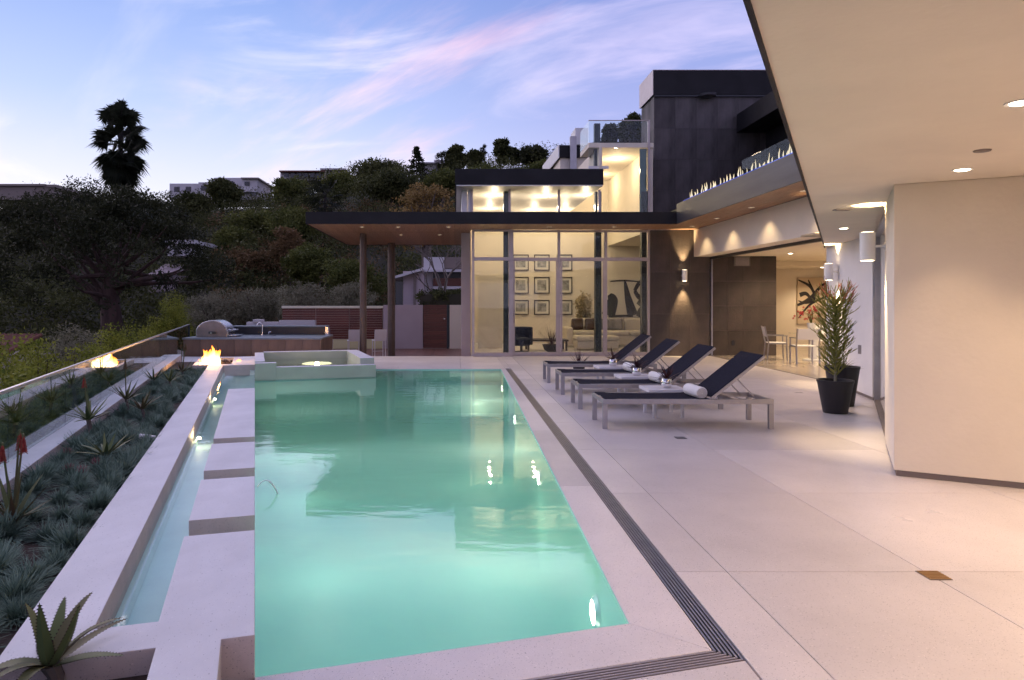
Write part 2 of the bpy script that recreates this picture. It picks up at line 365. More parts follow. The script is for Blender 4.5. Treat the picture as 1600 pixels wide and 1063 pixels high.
def inset(poly, g):
    c = [sum(p[i] for p in poly)/len(poly) for i in (0, 1)]
    n = len(poly); area = sum(poly[i][0]*poly[(i+1) % n][1]-poly[(i+1) % n][0]*poly[i][1] for i in range(n))
    if area < 0: poly = poly[::-1]
    res = []
    for i in range(n):
        a, b, d = [Vector(poly[j]) for j in ((i-1) % n, i, (i+1) % n)]
        e1, e2 = (b-a).normalized(), (d-b).normalized(); n1, n2 = Vector((-e1.y, e1.x)), Vector((-e2.y, e2.x))
        k = 1+n1.dot(n2); res.append(tuple(b+(n1+n2)*(g/max(k, .3))))
    return res
# ================================================================== GROUND AND HILL
RP = [(-1500, 330), (-400, 325), (0, 326), (260, 334), (420, 328), (540, 296), (700, 276), (850, 262), (985, 240), (1200, 225), (2600, 215)]
def ridge(x):
    px = x/100*F+CX
    return 1.6+(CY-np.interp(px, [p[0] for p in RP], [p[1] for p in RP]))/F*100
def terr(x, y):
    t = max(0, min(1, (y-30)/(100-30))); t = t*t*(3-2*t)*.45+t*.55
    low = -2.3-.6*max(0, min(1, (y-6)/20))
    n = .5*math.sin(x*.31+y*.13)+.4*math.sin(x*.17-y*.29+1)
    far = max(0, (y-104))*.12
    return low+(ridge(x)-low)*t+n*min(1, t*5)-far
xs = np.concatenate([np.linspace(-420, -70, 12), np.linspace(-64, 60, 50), np.linspace(70, 420, 12)])
ys = np.concatenate([np.linspace(-320, 0, 8), np.linspace(6, 130, 60), np.linspace(150, 600, 10)])
g = MB(); g.v = [(x, y, terr(x, y)) for y in ys for x in xs]; nx = len(xs)
g.f = [(j*nx+i, j*nx+i+1, (j+1)*nx+i+1, (j+1)*nx+i) for j in range(len(ys)-1) for i in range(nx-1)]
g.out('terrain', M['ground'], kind='structure', smooth=True)

# ================================================================== TERRACE
deck = thing('terrace_floor', None, None, kind='structure')
NL, NR, FR = UV(0, 3.06), (.86, 3.43), (1.06, 16.15)
FL = (-2.15, 16.15)
DX0, DX1 = 1.175, 1.29                                # slot drain
base = MB()
for poly in ([(DX1, -3), (9, -3), (9, 20), (DX1, 20)], [(-3.1, 16.3), (DX1-.002, 16.3), (DX1-.002, 19.9), (-3.1, 19.9)]): base.prism(poly, -.5, -.03)
base.out('slab_bed', M['joint'], deck)
def slab(poly, gap=.003, m='terrazzo'):
    MB().prism(inset(poly, gap), -.028, 0).out('floor_slab', M[m], deck, bevel=.0015)
cols = [DX1+.005, 1.6, 2.77, 4.5, 6.2, 7.38]; rows = [-3, -.93, .74, 2.41, 4.08, 5.75, 7.42, 9.09, 10.76, 12.43, 14.1, 15.77, 17.44, 19.95]
for i in range(5):
    for j in range(len(rows)-1): slab([(cols[i], rows[j]), (cols[i+1], rows[j]), (cols[i+1], rows[j+1]), (cols[i], rows[j+1])])
for a, b in ((-3.05, -1.4), (-1.4, .12), (.12, DX0-.01)):
    slab([(a, 16.30), (b, 16.30), (b, 18.0), (a, 18.0)]); slab([(a, 18.0), (b, 18.0), (b, 19.9), (a, 19.9)])
slab([(DX0-.01, 16.30), (DX1+.005, 16.30), (DX1+.005, 19.9), (DX0-.01, 19.9)])
# pool edge strip on the right and the near side
ND = lambda s: (lambda a, b: (a[0]+(b[0]-a[0])*s, a[1]+(b[1]-a[1])*s))
E0 = (DX0, 3.165); E1 = (-.80, 2.62)                   # inner line of the near drain
dn = Vector((E0[0]-E1[0], E0[1]-E1[1])).normalized(); nn = Vector((dn.y, -dn.x))
EO0 = (DX1, E0[1]+(DX1-DX0)*dn.y/dn.x+nn.y*.115/1-nn.x*0*1); EO1 = (E1[0]+nn.x*.115, E1[1]+nn.y*.115)
EO0 = (DX1, EO1[1]+(DX1-EO1[0])*dn.y/dn.x)
def strip(poly): MB().prism(poly, -.3, 0).out('edge_slab', M['terrazzo'], deck, bevel=.003)
k = 5
for i in range(k):
    t0, t1 = i/k, (i+1)/k
    A = (NR[0]+(FR[0]-NR[0])*t0, NR[1]+(FR[1]-NR[1])*t0); B = (NR[0]+(FR[0]-NR[0])*t1, NR[1]+(FR[1]-NR[1])*t1)
    strip(inset([A, (DX0, A[1] if i else E0[1]), (DX0, B[1]), B], .0008))
strip(inset([NL, (E1[0], E1[1]), E0, NR], .0008))
strip([(-2.15, 16.152), (DX0, 16.152), (DX0, 16.298), (-2.15, 16.298)])
# near terrace below the drain
slab([EO1, (UV(-.1, -1)), (.2, -3), (DX1, -3), EO0], .004)
MB().prism([EO1, UV(-.1, -1), (.2, -3), (DX1-.003, -3), (DX1-.003, EO0[1])], -.5, -.03).out('slab_bed', M['joint'], deck)
# drains
dr = thing('slot_drain', 'long slotted steel drain turning a corner beside the pool', 'drain')
MB().prism([(DX0+.001, 3.2), (DX1-.001, 3.2), (DX1-.001, 16.15), (DX0+.001, 16.15)], -.06, -.045).out('channel', M['black'], dr)
MB().prism([E1, E0, EO0, EO1], -.06, -.045).out('channel', M['black'], dr)
nb = 6; w = (DX1-DX0)/nb
for i in range(nb):
    x = DX0+w*(i+.5); s = (i+.5)/nb
    c = (x, E0[1]+(EO0[1]-E0[1])*s); e = (E1[0]+(EO1[0]-E1[0])*s, E1[1]+(EO1[1]-E1[1])*s)
    MB().bar((c[0], c[1], -.014), (x, 16.15, -.014), w*.52, .028).out('drain_bar', M['alu'], dr)
    MB().bar((e[0], e[1], -.014), (c[0], c[1], -.014), w*.52, .028).out('drain_bar', M['mullion'], dr)
t = thing('floor_drain', 'small square brass floor drain set in the terrace slabs', 'drain', (2.78, 4.02, 0))
MB().box(-.065, .065, -.065, .065, .001, .004).out('plate', M['plinth'], t)
for i in range(6): MB().box(-.06, .06, -.06+i*.021, -.048+i*.021, .004, .008).out('drain_bar', M['brass'], t)
t = thing('floor_drain', 'dull grey floor drain under the nearest sun lounger', 'drain', (2.62, 8.05, 0))
MB().box(-.06, .06, -.06, .06, .001, .004).out('plate', M['joint'], t)
for i in range(6): MB().box(-.055, .055, -.056+i*.02, -.045+i*.02, .004, .007).out('drain_bar', M['alu'], t)

# ================================================================== POOL
PW = -.022
SF = 14.45; SPR = 2.45                                # spa front and right side in pool axes
SFR, SFL, SBR = UV(SPR, SF), UV(0, SF), UV(SPR, 17.2)
basin = MB(); poly = [NL, NR, FR, (-2.15, 16.15), SFR, SFL]; n = len(poly); zb = -1.35
basin.v = [(p[0], p[1], -.002) for p in poly]+[(p[0], p[1], zb) for p in poly]
basin.f = [(i, n+i, n+(i+1) % n, (i+1) % n) for i in range(n)]+[tuple(range(n, 2*n))]
pb = thing('pool_basin', None, None, kind='structure')
basin.out('pool_shell', M['pool'], pb)
for i, (yy, z1) in enumerate(((15.55, -.3), (15.15, -.58), (14.75, -.86))):
    MB().box(-.9-.0*i, 1.03, yy, 16.14, zb, z1-.001*i).out('pool_step', M['trough'], pb, bevel=.02)
w = MB(); w.v = [(p[0], p[1], PW) for p in poly]; w.f = [tuple(range(n))]
w.out('water', M['water'], kind='structure')
def pool_light(px, py, i, label):
    z = -.32; d = F*(CH-z)/(py-CY); s = (d-NR[1])/(FR[1]-NR[1]); x = NR[0]+(FR[0]-NR[0])*s
    t = thing('pool_light', label, 'light', (x, d, z), group='lights in the pool wall')
    a = MB()
    for q in range(1): a.tube([(-.005, 0, 0), (-.03, 0, 0)], [.105, .085], 20)
    a.out('trim', M['chrome'], t, smooth=True)
    MB().tube([(-.031, 0, 0), (-.036, 0, 0)], [.075, .06], 18).out('lens', M['poollens'], t, smooth=True)
    lamp('pool_lamp', 'POINT', (-.55, 0, -.35), PLW*(.7, 1, 1, 1)[i], (1, .95, .76), rad=.30, parent=t); lamp('pool_beam', 'SPOT', (-.06, 0, -.02), PLW*(.4, .8, 1.5, 2.0)[i], (1, .97, .80), (-1, 0, -.12), 100, 1, .08, parent=t)
PLW = 7
for i, (px, py, lb) in enumerate(((918, 957, 'nearest round underwater light in the pool wall'), (830, 747, 'second nearest round underwater light in the pool wall'),
                                  (792, 656, 'third round underwater light from the near end of the pool'), (776, 607, 'farthest round underwater light by the pool steps'))):
    pool_light(px, py, i, lb)
for vv, lb in ((4.4, 'added unseen fill light in the left pool wall, nearest'), (7.4, 'added unseen fill light in the left pool wall, second'), (10.4, 'added unseen fill light in the left pool wall, third'), (13.2, 'added unseen fill light in the left pool wall, beside the spa')):  # unseen lights added in the left wall to even out the pool glow
    x, y = UV(.0, vv); t = thing('added_pool_fill', lb, 'light', (x, y, -.75), math.atan2(EU[1], EU[0]), group='added fill lights in the left pool wall')
    MB().tube([(.0, 0, 0), (.004, 0, 0)], .10, 20).out('trim', M['chrome'], t); MB().tube([(.0041, 0, 0), (.007, 0, 0)], .075, 18).out('lens', M['dimlens'], t)
    lamp('pool_lamp', 'POINT', (.7, 0, -.1), PLW*.85, (1, .98, .88), rad=.30, parent=t)
# raised surround on the left: coping, trough, stepping pads
def ubox(u0, u1, v0, v1, z0, z1): return MB().prism([UV(u0, v0), UV(u1, v0), UV(u1, v1), UV(u0, v1)], z0, z1)
sur = thing('pool_surround', None, None, kind='structure')
CT = .18
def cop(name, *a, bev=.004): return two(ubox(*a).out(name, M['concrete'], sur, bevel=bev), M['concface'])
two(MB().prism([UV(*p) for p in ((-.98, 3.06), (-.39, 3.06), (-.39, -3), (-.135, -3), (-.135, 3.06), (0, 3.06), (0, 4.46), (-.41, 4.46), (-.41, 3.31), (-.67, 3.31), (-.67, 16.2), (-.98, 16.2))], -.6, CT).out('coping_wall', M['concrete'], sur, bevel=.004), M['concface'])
for v0, v1 in ((4.77, 5.83), (6.13, 7.26), (7.53, 11.7)): cop('stepping_pad', -.41, .0, v0, v1, -.16, CT)
cop('stepping_pad', -.41, 0, 16.0, 18.4, -1.4, CT)
cop('trough_end', -.669, -.411, 16.0, 16.2, -.6, CT-.002)
ubox(-.10, -.003, 3.31, 16.0, -1.4, .055).out('weir_wall', M['trough'], sur)
ubox(-.669, -.101, 3.311, 15.999, -.6, -.06).out('trough_floor', M['trough'], sur)
for sgn in (0,): ubox(-.669, -.63, 3.311, 15.999, -.059, .02).out('trough_ledge', M['trough'], sur)
w = MB(); w.v = [(*UV(u, v), .066) for u, v in ((-.669, 3.312), (0.004, 3.312), (.004, 15.999), (-.669, 15.999))]; w.f = [(0, 1, 2, 3)]
w.out('water', M['water2'], kind='structure')
jet = [(*UV(.02+.17*s, 5.98+.02*s), .05+.13*s*(1-s)*2-.085*s*s) for s in np.linspace(0, 1, 12)]
MB().tube(jet, [.005]*6+[.008]*6, 8).out('water_jet', mat('jet_water', (.85, .92, .92), .08, spec=.8), label='thin arc of water spouting from the stepping pads into the pool', cat='water jet', smooth=True)
# trough lamps (warm glints on the coping's inner face)
for vv, lb in ((8.3, 'small lamp on the trough wall nearer the camera'), (11.5, 'small lamp on the trough wall nearer the fire')):
    x, y = UV(-.655, vv); t = thing('trough_light', lb, 'light', (x, y, .02), math.atan2(EU[1], EU[0]))
    MB().tube([(-.012, 0, 0), (.004, 0, 0)], .03, 14).out('trim', M['chrome'], t); MB().tube([(.0041, 0, 0), (.006, 0, 0)], .022, 14).out('lens', M['dimlens'], t)
    lamp('trough_lamp', 'POINT', (.05, 0, .06), 1.0, WARM, rad=.02, parent=t)
# spa
spa = thing('spa', 'raised square spa of pale green stone at the far pool end', 'spa')
def sp(name, *a): return two(ubox(*a).out(name, M['concrete'], spa, bevel=.006), M['spa'])
sp('front_wall', .42, SPR, SF, SF+.22, -1.36, .25); sp('front_wall', .0, .419, SF, SF+.22, -1.36, .34)
sp('side_wall', SPR-.30, SPR, SF+.221, 17.2, -1.36, .38); sp('side_wall', 0, .2, SF+.221, 17.2, -1.36, .36)
sp('back_wall', .201, SPR-.301, 16.95, 17.2, -1.36, .38)
ubox(.2, SPR-.3, SF+.22, 16.95, -.6, -.5).out('spa_floor', M['spa'], spa)
w = MB(); w.v = [(*UV(u, v), .215) for u, v in ((.201, SF+.221), (SPR-.301, SF+.221), (SPR-.301, 16.949), (.201, 16.949))]; w.f = [(0, 1, 2, 3)]
w.out('spa_water', glassy('spa_water', (.80, .86, .76), 1.333, .02, bump=.35, bscale=(3, 6, 1)), spa)
x, y = UV(1.35, 15.9); t = thing('spa_light', 'glowing underwater lamp in the spa', 'light', (x, y, .195))
MB().lathe([(.34, -.02), (.30, 0), (.001, .01)], n=28).out('lens', emis('spa_lens', (1, .90, .58), 1.8), t, smooth=True)
lamp('spa_lamp', 'POINT', (0, 0, .06), 3, (1, .9, .6), rad=.05, parent=t)
for yy, pl in ((None, 0),): pass
# ground behind the spa and fire pit
back = MB(); back.prism([UV(-2.1, 18.4), UV(SPR, 17.2), (-3.05, 19.9), (-9.4, 19.9)], -.6, -.01); two(back.out('stone_floor', M['concrete'], kind='structure'), M['concface'])
MB().prism([UV(-.0, 17.2), UV(SPR, 17.2), UV(0, 18.4)], -.6, -.008).out('stone_floor', M['concrete'], kind='structure')
MB().prism([SFR, (-2.15, 16.152), (-2.15, 16.30), (-3.06, 16.30), (-3.06, 19.9), SBR], -.6, -.006).out('stone_floor', M['terrazzo'], kind='structure')
# fire pit
fp = thing('fire_pit', 'square stone fire pit with lava rock at the planter end', 'fire pit')
for a in ((-1.32, -.412, 16.21, 16.33), (-1.32, -.412, 18.2, 18.4), (-1.32, -1.22, 16.33, 18.2), (-.5, -.412, 16.33, 18.2)): two(ubox(*a, -.6, CT-.004).out('rim', M['concrete'], fp, bevel=.004), M['concface'])
ubox(-1.22, -.5, 16.33, 18.2, -.6, .06).out('tray', M['plinth'], fp)
rk = MB()
for i in range(170):
    u, v = random.uniform(-1.19, -.53), random.uniform(16.38, 18.15); x, y = UV(u, v); r = random.uniform(.03, .06)
    vs = [(x+r*random.uniform(.6, 1)*a, y+r*random.uniform(.6, 1)*b, .085+random.uniform(0, .03)+r*random.uniform(.5, .9)*c) for a, b, c in ((1, 0, 0), (0, 1, 0), (-1, 0, 0), (0, -1, 0), (0, 0, 1), (0, 0, -1))]
    rk.add(vs, [(0, 1, 4), (1, 2, 4), (2, 3, 4), (3, 0, 4), (1, 0, 5), (2, 1, 5), (3, 2, 5), (0, 3, 5)])
rk.out('lava_rock', M['lava'], fp, kind='stuff')
def tongue(mb, x, y, z, h, r, seed):
    rr = random.Random(seed); ph, am = rr.uniform(0, 6), rr.uniform(.15, .5)*r
    pts = []; rad = []
    for i in range(9):
        s = i/8; pts.append((x+am*math.sin(ph+s*5)*s*1.8+rr.uniform(-.1, .1)*r*s, y+am*math.cos(ph*1.3+s*4)*s, z+h*s)); rad.append(max(.002, r*(.55+1.1*s)*(1-s)**.8 if s < .99 else .002))
    mb.tube(pts, rad, 8)
fl = thing('fire', 'bright orange fire burning above the fire pit', 'fire')
FM = flame_mat('fire_flame', [(0, (1, .55, .16)), (.25, (1, .80, .42)), (.55, (1, .58, .14)), (.85, (1, .28, .03)), (1, (.9, .16, .01))], 5, .66)
fx, fy = UV(-.93, 16.75)
for i in range(24):
    a, rr_ = random.uniform(0, 6.28), abs(random.gauss(0, .13)); h = random.uniform(.22, .52)*(1-rr_*1.6); mb = MB()
    tongue(mb, fx+rr_*math.cos(a)*1.3, fy+rr_*math.sin(a), .10, max(.12, h), random.uniform(.05, .09), i); mb.out('flame', FM, fl, smooth=True)
lamp('fire_lamp', 'POINT', (fx, fy, .42), 42, (1, .50, .16), rad=.16, parent=fl)

# ================================================================== PLANTER AND GLASS RAIL
SO = .075
so = MB(); so.prism([UV(-1.86, -3), UV(-.39, -3), UV(-.39, 3.06), UV(-.98, 3.06), UV(-.98, 16.2), UV(-1.32, 16.2), UV(-1.32, 18.4), UV(-1.86, 18.4)], -.9, SO)
so.out('planting_bed', M['soil'], kind='structure')
kb = two(ubox(-2.12, -1.86, -3, 19.6, -1.6, CT).out('planter_kerb', M['concrete'], bevel=.005, label='long pale concrete kerb between the planting and the glass rail', cat='kerb'), M['concface'])
gr = thing('glass_balustrade', 'frameless glass balustrade with slim metal top rail along the planting', 'balustrade')
GT = .80
vs = [-.6, 1.3, 3.2, 5.02, 6.92, 8.82, 10.72, 12.62, 14.5, 16.4, 18.3, 20.2, 22.1, 24.2]
for a, b in zip(vs[:-1], vs[1:]): ubox(-2.086, -2.074, a+.006, b-.006, CT+.001 if b < 19.5 else -.4, GT).out('glass_panel', M['glassrail'], gr)
ubox(-2.098, -2.060, -.6, 24.25, GT, GT+.03).out('top_rail', M['alu'], gr, bevel=.003)
ubox(-2.10, -2.05, 24.2, 24.25, -.4, GT).out('end_post', M['darksteel'], gr)

# ================================================================== SUNKEN BACK PATIO, FENCE, KITCHEN
MB().prism([(-9.6, 19.902), (.46, 19.902), (.46, 30), (-9.6, 30)], -.9, -.42).out('patio_floor', M['plinth'], kind='structure')
pd = bpy.data.objects[-1] if False else None
pf = thing('patio_deck', None, None, kind='structure')
pm = MB().box(-.055, .055, 0, 9, -.02, 0).mesh('deck_board'); pm.materials.append(M['deckwood'])
for i in range(62): inst(pm, 'deck_board', (-6.9+i*.118, 19.95, -.40), parent=pf)
MB().box(-3.06, .46, 19.89, 19.901, -.5, -.03).out('riser', M['concface'], pf)
FD = 28.8
fe = thing('garden_wall', 'cream garden wall with dark red timber panels behind the outdoor kitchen', 'wall')
x0, x1 = PX(441, FD), PX(598, FD)
MB().box(x0, x1, FD, FD+.2, -.42, -.02).out('wall_base', mat('glow_painted_cream', (.62, .56, .30), .8), fe)  # lamp glow on the wall base is painted into its yellow colour
MB().box(x0, x1, FD+.03, FD+.2, -.02, 1.29).out('wall_core', M['plaster'], fe)
nbd = 13; bh = 1.28/nbd
for k in range(3):
    a = x0+(x1-x0)*k/3+.008; b = x0+(x1-x0)*(k+1)/3-.008
    bm_ = MB().box(a, b, FD, FD+.029, .004, bh-.004).mesh('board'); bm_.materials.append(M['redwood'])
    for i in range(nbd): inst(bm_, 'board', (0, 0, i*bh), parent=fe)
MB().box(x0-.02, x1+.02, FD-.03, FD+.22, 1.29, 1.38).out('cap', mat('cap_cream', (.74, .70, .52), .7), fe)
MB().box(x1+.021, PX(660.5, FD), FD, FD+.2, -.42, 1.42).out('wall_panel', M['pinkwall'], fe)
MB().box(PX(702.5, FD), PX(735, FD), FD, FD+.2, -.42, 1.42).out('wall_panel', M['plaster'], fe)
ga = thing('garden_gate', 'dark red timber gate with a round handle in the garden wall', 'gate')
gx0, gx1 = PX(661.5, FD), PX(698, FD)
gm = MB().box(gx0, gx1, FD+.02, FD+.07, .004, .176).mesh('board'); gm.materials.append(M['redwood'])
for i in range(10): inst(gm, 'board', (0, 0, -.38+i*.18), parent=ga)
MB().box(gx1+.002, gx1+.09, FD-.01, FD+.1, -.40, 1.43).out('gate_post', M['darksteel'], ga)
MB().lathe([(.001, -.03), (.04, -.02), (.04, .02), (.001, .03)], (gx1-.1, FD-.03, .84), 12).out('handle', M['chrome'], ga, smooth=True)
# kitchen
ki = thing('outdoor_kitchen', 'brown stone outdoor kitchen island with grey counter and black splashback', 'kitchen island')
KX0, KX1, KY0 = -7.92, -3.95, 20.1
MB().box(KX0, KX1, KY0+.03, 22.0, -.42, .47).out('carcass', M['plinth'], ki)
nw = 8; ww = (KX1-KX0)/nw
pm = MB().box(.003, ww-.003, 0, .029, -.42, .47).mesh('stone_panel'); pm.materials.append(M['corten'])
for i in range(nw): inst(pm, 'stone_panel', (KX0+i*ww, KY0, 0), parent=ki)
MB().box(KX1+.001, KX1+.03, KY0, 22.0, -.42, .47).out('end_panel', M['corten'], ki)
MB().box(KX0-.02, KX1+.05, KY0-.04, 21.99, .471, .52).out('counter_top', M['counter'], ki, bevel=.004)
MB().box(-7.1, -4.15, 22.0, 22.32, -.42, .76).out('splashback', M['black'], ki)
MB().box(-7.14, -4.10, 21.97, 22.42, .761, .80).out('bar_top', M['counter'], ki, bevel=.004)
MB().box(-4.149, -4.05, 22.0, 22.3, .3, .759).out('end_cap', M['steel'], ki)
t = thing('sink_tap', 'tall chrome gooseneck tap beside the sink on the counter', 'tap', (PX(410, 21.4), 21.4, .52))
MB().tube([(0, 0, 0), (0, 0, .30), (-.02, 0, .37), (-.08, 0, .40), (-.15, 0, .37), (-.165, 0, .31)], .017, 10).out('spout', M['chrome'], t, smooth=True)
MB().lathe([(.035, 0), (.03, .02), (.018, .03)], n=14).out('base', M['chrome'], t, smooth=True)
MB().tube([(.2, 0, 0), (.2, 0, .10), (.26, 0, .12)], .014, 8).out('handle', M['chrome'], t, smooth=True)
t = thing('kitchen_sink', 'steel sink rim set in the grey counter', 'sink', (PX(412, 21.1), 21.1, .521))
MB().box(-.33, .33, -.2, .2, 0, .012).out('rim', M['steel'], t, bevel=.004); MB().box(-.29, .29, -.16, .16, .0121, .014).out('bowl', M['darksteel'], t)
t = thing('barbecue', 'stainless steel barbecue with rounded hood on the counter', 'barbecue', (-7.2, 20.8, .52))
pr = [(-.5, .0), (-.5, .14)]+[(-.5+.5*(1-math.cos(a)), .14+.36*math.sin(a)) for a in np.linspace(.15, 1.45, 8)]+[(.05, .50), (.16, .48), (.28, .42), (.38, .33), (.44, .22), (.46, .12), (.46, 0)]
MB().side(pr, -.32, .32).out('hood', M['steel'], t, smooth=True, bevel=.01)
MB().side([(p[0]*.93-.005, p[1]*.93+.01) for p in pr], -.345, -.321).out('end_plate', mat('brown_steel', (.30, .25, .23), .3, metal=.9, var=.2), t, smooth=True)
MB().box(-.10, .12, -.40, -.346, .10, .17).out('rotisserie_box', M['darksteel'], t, bevel=.008); MB().tube([(0, -.40, .13), (0, -.46, .13)], .03, 12).out('knob', M['chrome'], t)
MB().tube([(.56, -.28, .20), (.56, .28, .20)], .018, 10).out('handle', M['chrome'], t, smooth=True)
for yy in (-.22, .22): MB().tube([(.44, yy, .22), (.56, yy, .20)], .012, 8).out('bracket', M['chrome'], t)
MB().box(.461, .72, -.30, .30, .02, .06).out('side_shelf', M['steel'], t, bevel=.006)
t = thing('low_wall', 'low grey wall end behind the kitchen splashback', 'wall'); MB().box(-7.45, -6.3, 24.6, 24.9, -.42, .84).out('body', M['housewall'], t); MB().box(-7.2, -6.9, 24.5, 24.95, .841, .93).out('cap', M['housewall'], t)
MB().box(-6.29, -5.0, 24.6, 24.8, -.42, .9).out('body', M['housewall'], t)
def stool(px, d, rz, label):
    t = thing('bar_stool', label, 'stool', (PX(px, d), d, -.40), rz, group='white stools at the kitchen bar')
    for sx in (-1, 1):
        for sy in (-1, 1): MB().bar((sx*.19, sy*.19, 0), (sx*.18, sy*.17, .62), .025, .025).out('leg', M['tabletop'], t)
    MB().box(-.21, .21, -.20, .20, .62, .66).out('seat', M['tabletop'], t, bevel=.01)
    b = MB()
    b.v = [(x, y+.02*abs(x)/.2, z) for z, y in ((.661, .17), (.80, .20), (1.02, .25)) for x in (-.21, 0, .21)]+[(x, y+.025+.02*abs(x)/.2, z) for z, y in ((.661, .17), (.80, .20), (1.02, .25)) for x in (-.21, 0, .21)]
    b.f = [(0, 1, 4, 3), (1, 2, 5, 4), (3, 4, 7, 6), (4, 5, 8, 7), (10, 9, 12, 13), (11, 10, 13, 14), (13, 12, 15, 16), (14, 13, 16, 17), (6, 7, 16, 15), (7, 8, 17, 16), (0, 3, 12, 9), (3, 6, 15, 12), (5, 2, 11, 14), (8, 5, 14, 17), (1, 0, 9, 10), (2, 1, 10, 11)]
    b.out('backrest', M['tabletop'], t, smooth=True)
    MB().bar((-.185, -.185, .25), (.185, -.185, .25), .02, .02).out('footrest', M['tabletop'], t)
stool(509, 23.2, R(175), 'white bar stool nearest the kitchen counter end'); stool(553, 23.6, R(-165), 'white bar stool left of the slim canopy column'); stool(592, 23.8, R(-160), 'white bar stool between the two canopy columns')
# ================================================================== HOUSE
SZ = 3.65
ca = thing('flat_canopy', 'long flat dark roof canopy with a timber soffit on slim columns', 'canopy')
CX0, CX1, CYF, CYB = -3.96, 5.9, 18.4, 25.4
MB().box(CX0, CX1, CYF+.002, 20.02, SZ+.03, 3.90).prism([(CX0, 20.02), (.44, 20.02), (.44, CYB), (CX0, CYB)], SZ+.03, 3.90).out('roof_slab', M['fascia'], ca)
MB().box(CX0-.03, CX1+.0, CYF-.03, CYF, SZ-.012, 3.96).out('front_fascia', M['fascia'], ca, bevel=.004)
MB().box(CX0-.03, CX0, CYF+.001, CYB, SZ-.012, 3.955).out('side_fascia', M['fascia'], ca, bevel=.004)
MB().box(CX0, .44, CYB, CYB+.03, SZ-.012, 3.955).out('back_fascia', M['fascia'], ca)
def planks(x0, x1, y0, y1, z, parent, wd=.16):
    n = round((x1-x0)/wd); wd = (x1-x0)/n
    me = MB().box(.002, wd-.002, y0, y1, 0, .02).mesh('soffit_plank'); me.materials.append(M['wood'])
    for i in range(n): inst(me, 'soffit_plank', (x0+i*wd, 0, z), parent=parent)
planks(CX0, .44, CYF, CYB, SZ, ca); planks(.44, CX1, CYF, 19.99, SZ, ca)
for px, d, r, zb, lb in ((567.5, 21.1, .105, -.40, 'slim round brown column nearer the pool under the canopy'), (611.5, 24.6, .135, -.40, 'thicker round brown column at the back edge of the canopy')):
    MB().lathe([(r*1.25, zb), (r*1.25, zb+.02), (r, zb+.021), (r, SZ)], (PX(px, d), d, 0), 28).out('canopy_column', M['column'], label=lb, cat='column', group='canopy columns', smooth=True)
for x, y, lb in ((-2.6, 19.2, 'front row, leftmost'), (-1.6, 19.2, 'front row, second from left'), (-.2, 19.2, 'front row, left of the glass front'), (-1.7, 21.5, 'back row, left'), (-.5, 21.5, 'back row, right'), (2.6, 19.2, 'above the sliding doors'), (4.4, 19.2, 'above the sofa bay')):
    downlight(x, y, SZ, 22, 'small downlight in the timber canopy soffit, '+lb, 'downlights in the timber soffit', 110, dim=True)
# wing roof running towards the viewer on the right
wg = thing('wing_roof', 'grey metal roof edge of the right wing with timber soffit below', 'roof')
WY0 = 8.0
MB().box(5.87, 5.90, WY0, CYF-.031, SZ-.012, 4.17).out('fascia', M['wing'], wg, bevel=.004)
MB().box(5.901, 6.90, WY0, 19.99, SZ+.03, 4.05).out('roof_slab', M['fascia'], wg); MB().box(6.901, 12, WY0, 21.49, 3.67, 4.05).out('roof_slab', M['fascia'], wg)
planks(5.905, 6.89, WY0, 19.99, SZ+.001, wg)
for y, lb in ((19.0, 'farthest, by the stone wall'), (17.2, 'second farthest'), (15.2, 'in the middle'), (12.9, 'nearest the plaster soffit')): downlight(6.50, y, SZ, 24, 'recessed downlight over the white header, '+lb, 'downlights in the wing soffit', 100, aim=(.16, 0, -1), dim=True)
hd = thing('white_header', 'white plastered header wall over the open glass doors', 'wall')
MB().box(6.9, 7.40, 13.82, 20.25, 2.87, SZ-.002).box(6.9, 7.40, 9.0, 13.819, 2.905, SZ-.002).out('plaster_face', M['plaster'], hd)
MB().box(7.36, 7.46, 13.9, 19.98, 2.80, 2.869).out('track', M['black'], hd)
MB().box(7.385, 7.46, 13.9, 19.98, -.02, .006).out('floor_track', M['plinth'], hd)
# fire ribbon on the wing roof
fr = thing('fire_ribbon', 'long row of small flames over blue fire glass on the roof edge', 'fire feature')
MB().box(5.96, 6.26, 10.5, 18.2, 4.051, 4.19).out('trough', M['fascia'], fr); MB().box(5.98, 6.24, 10.52, 18.18, 4.191, 4.23).out('fire_glass', M['bluglass'], fr)
FM2 = flame_mat('ribbon_flame', [(0, (.12, .25, 1)), (.2, (.75, .72, .9)), (.45, (1, .86, .62)), (1, (1, .78, .45))], 1.2, .70)
yy = 18.0
fi = 0
while yy > 10.8:
    mb = MB(); tongue(mb, 6.08+random.uniform(-.05, .05), yy, 4.22, random.uniform(.10, .26), random.uniform(.014, .028), 100+fi); mb.out('flame', FM2, fr, smooth=True)
    yy -= random.uniform(.07, .22); fi += 1
for y in (17, 14, 11.5): lamp('ribbon_lamp', 'POINT', (6.1, y, 4.45), 5, (1, .75, .5), rad=.1, parent=fr)
MB().box(5.92, 5.932, 9.8, 14.3, 4.171, 4.50).out('glass_guard', glassy('guard_glass', (.95, .97, .97), 1.12), fr)

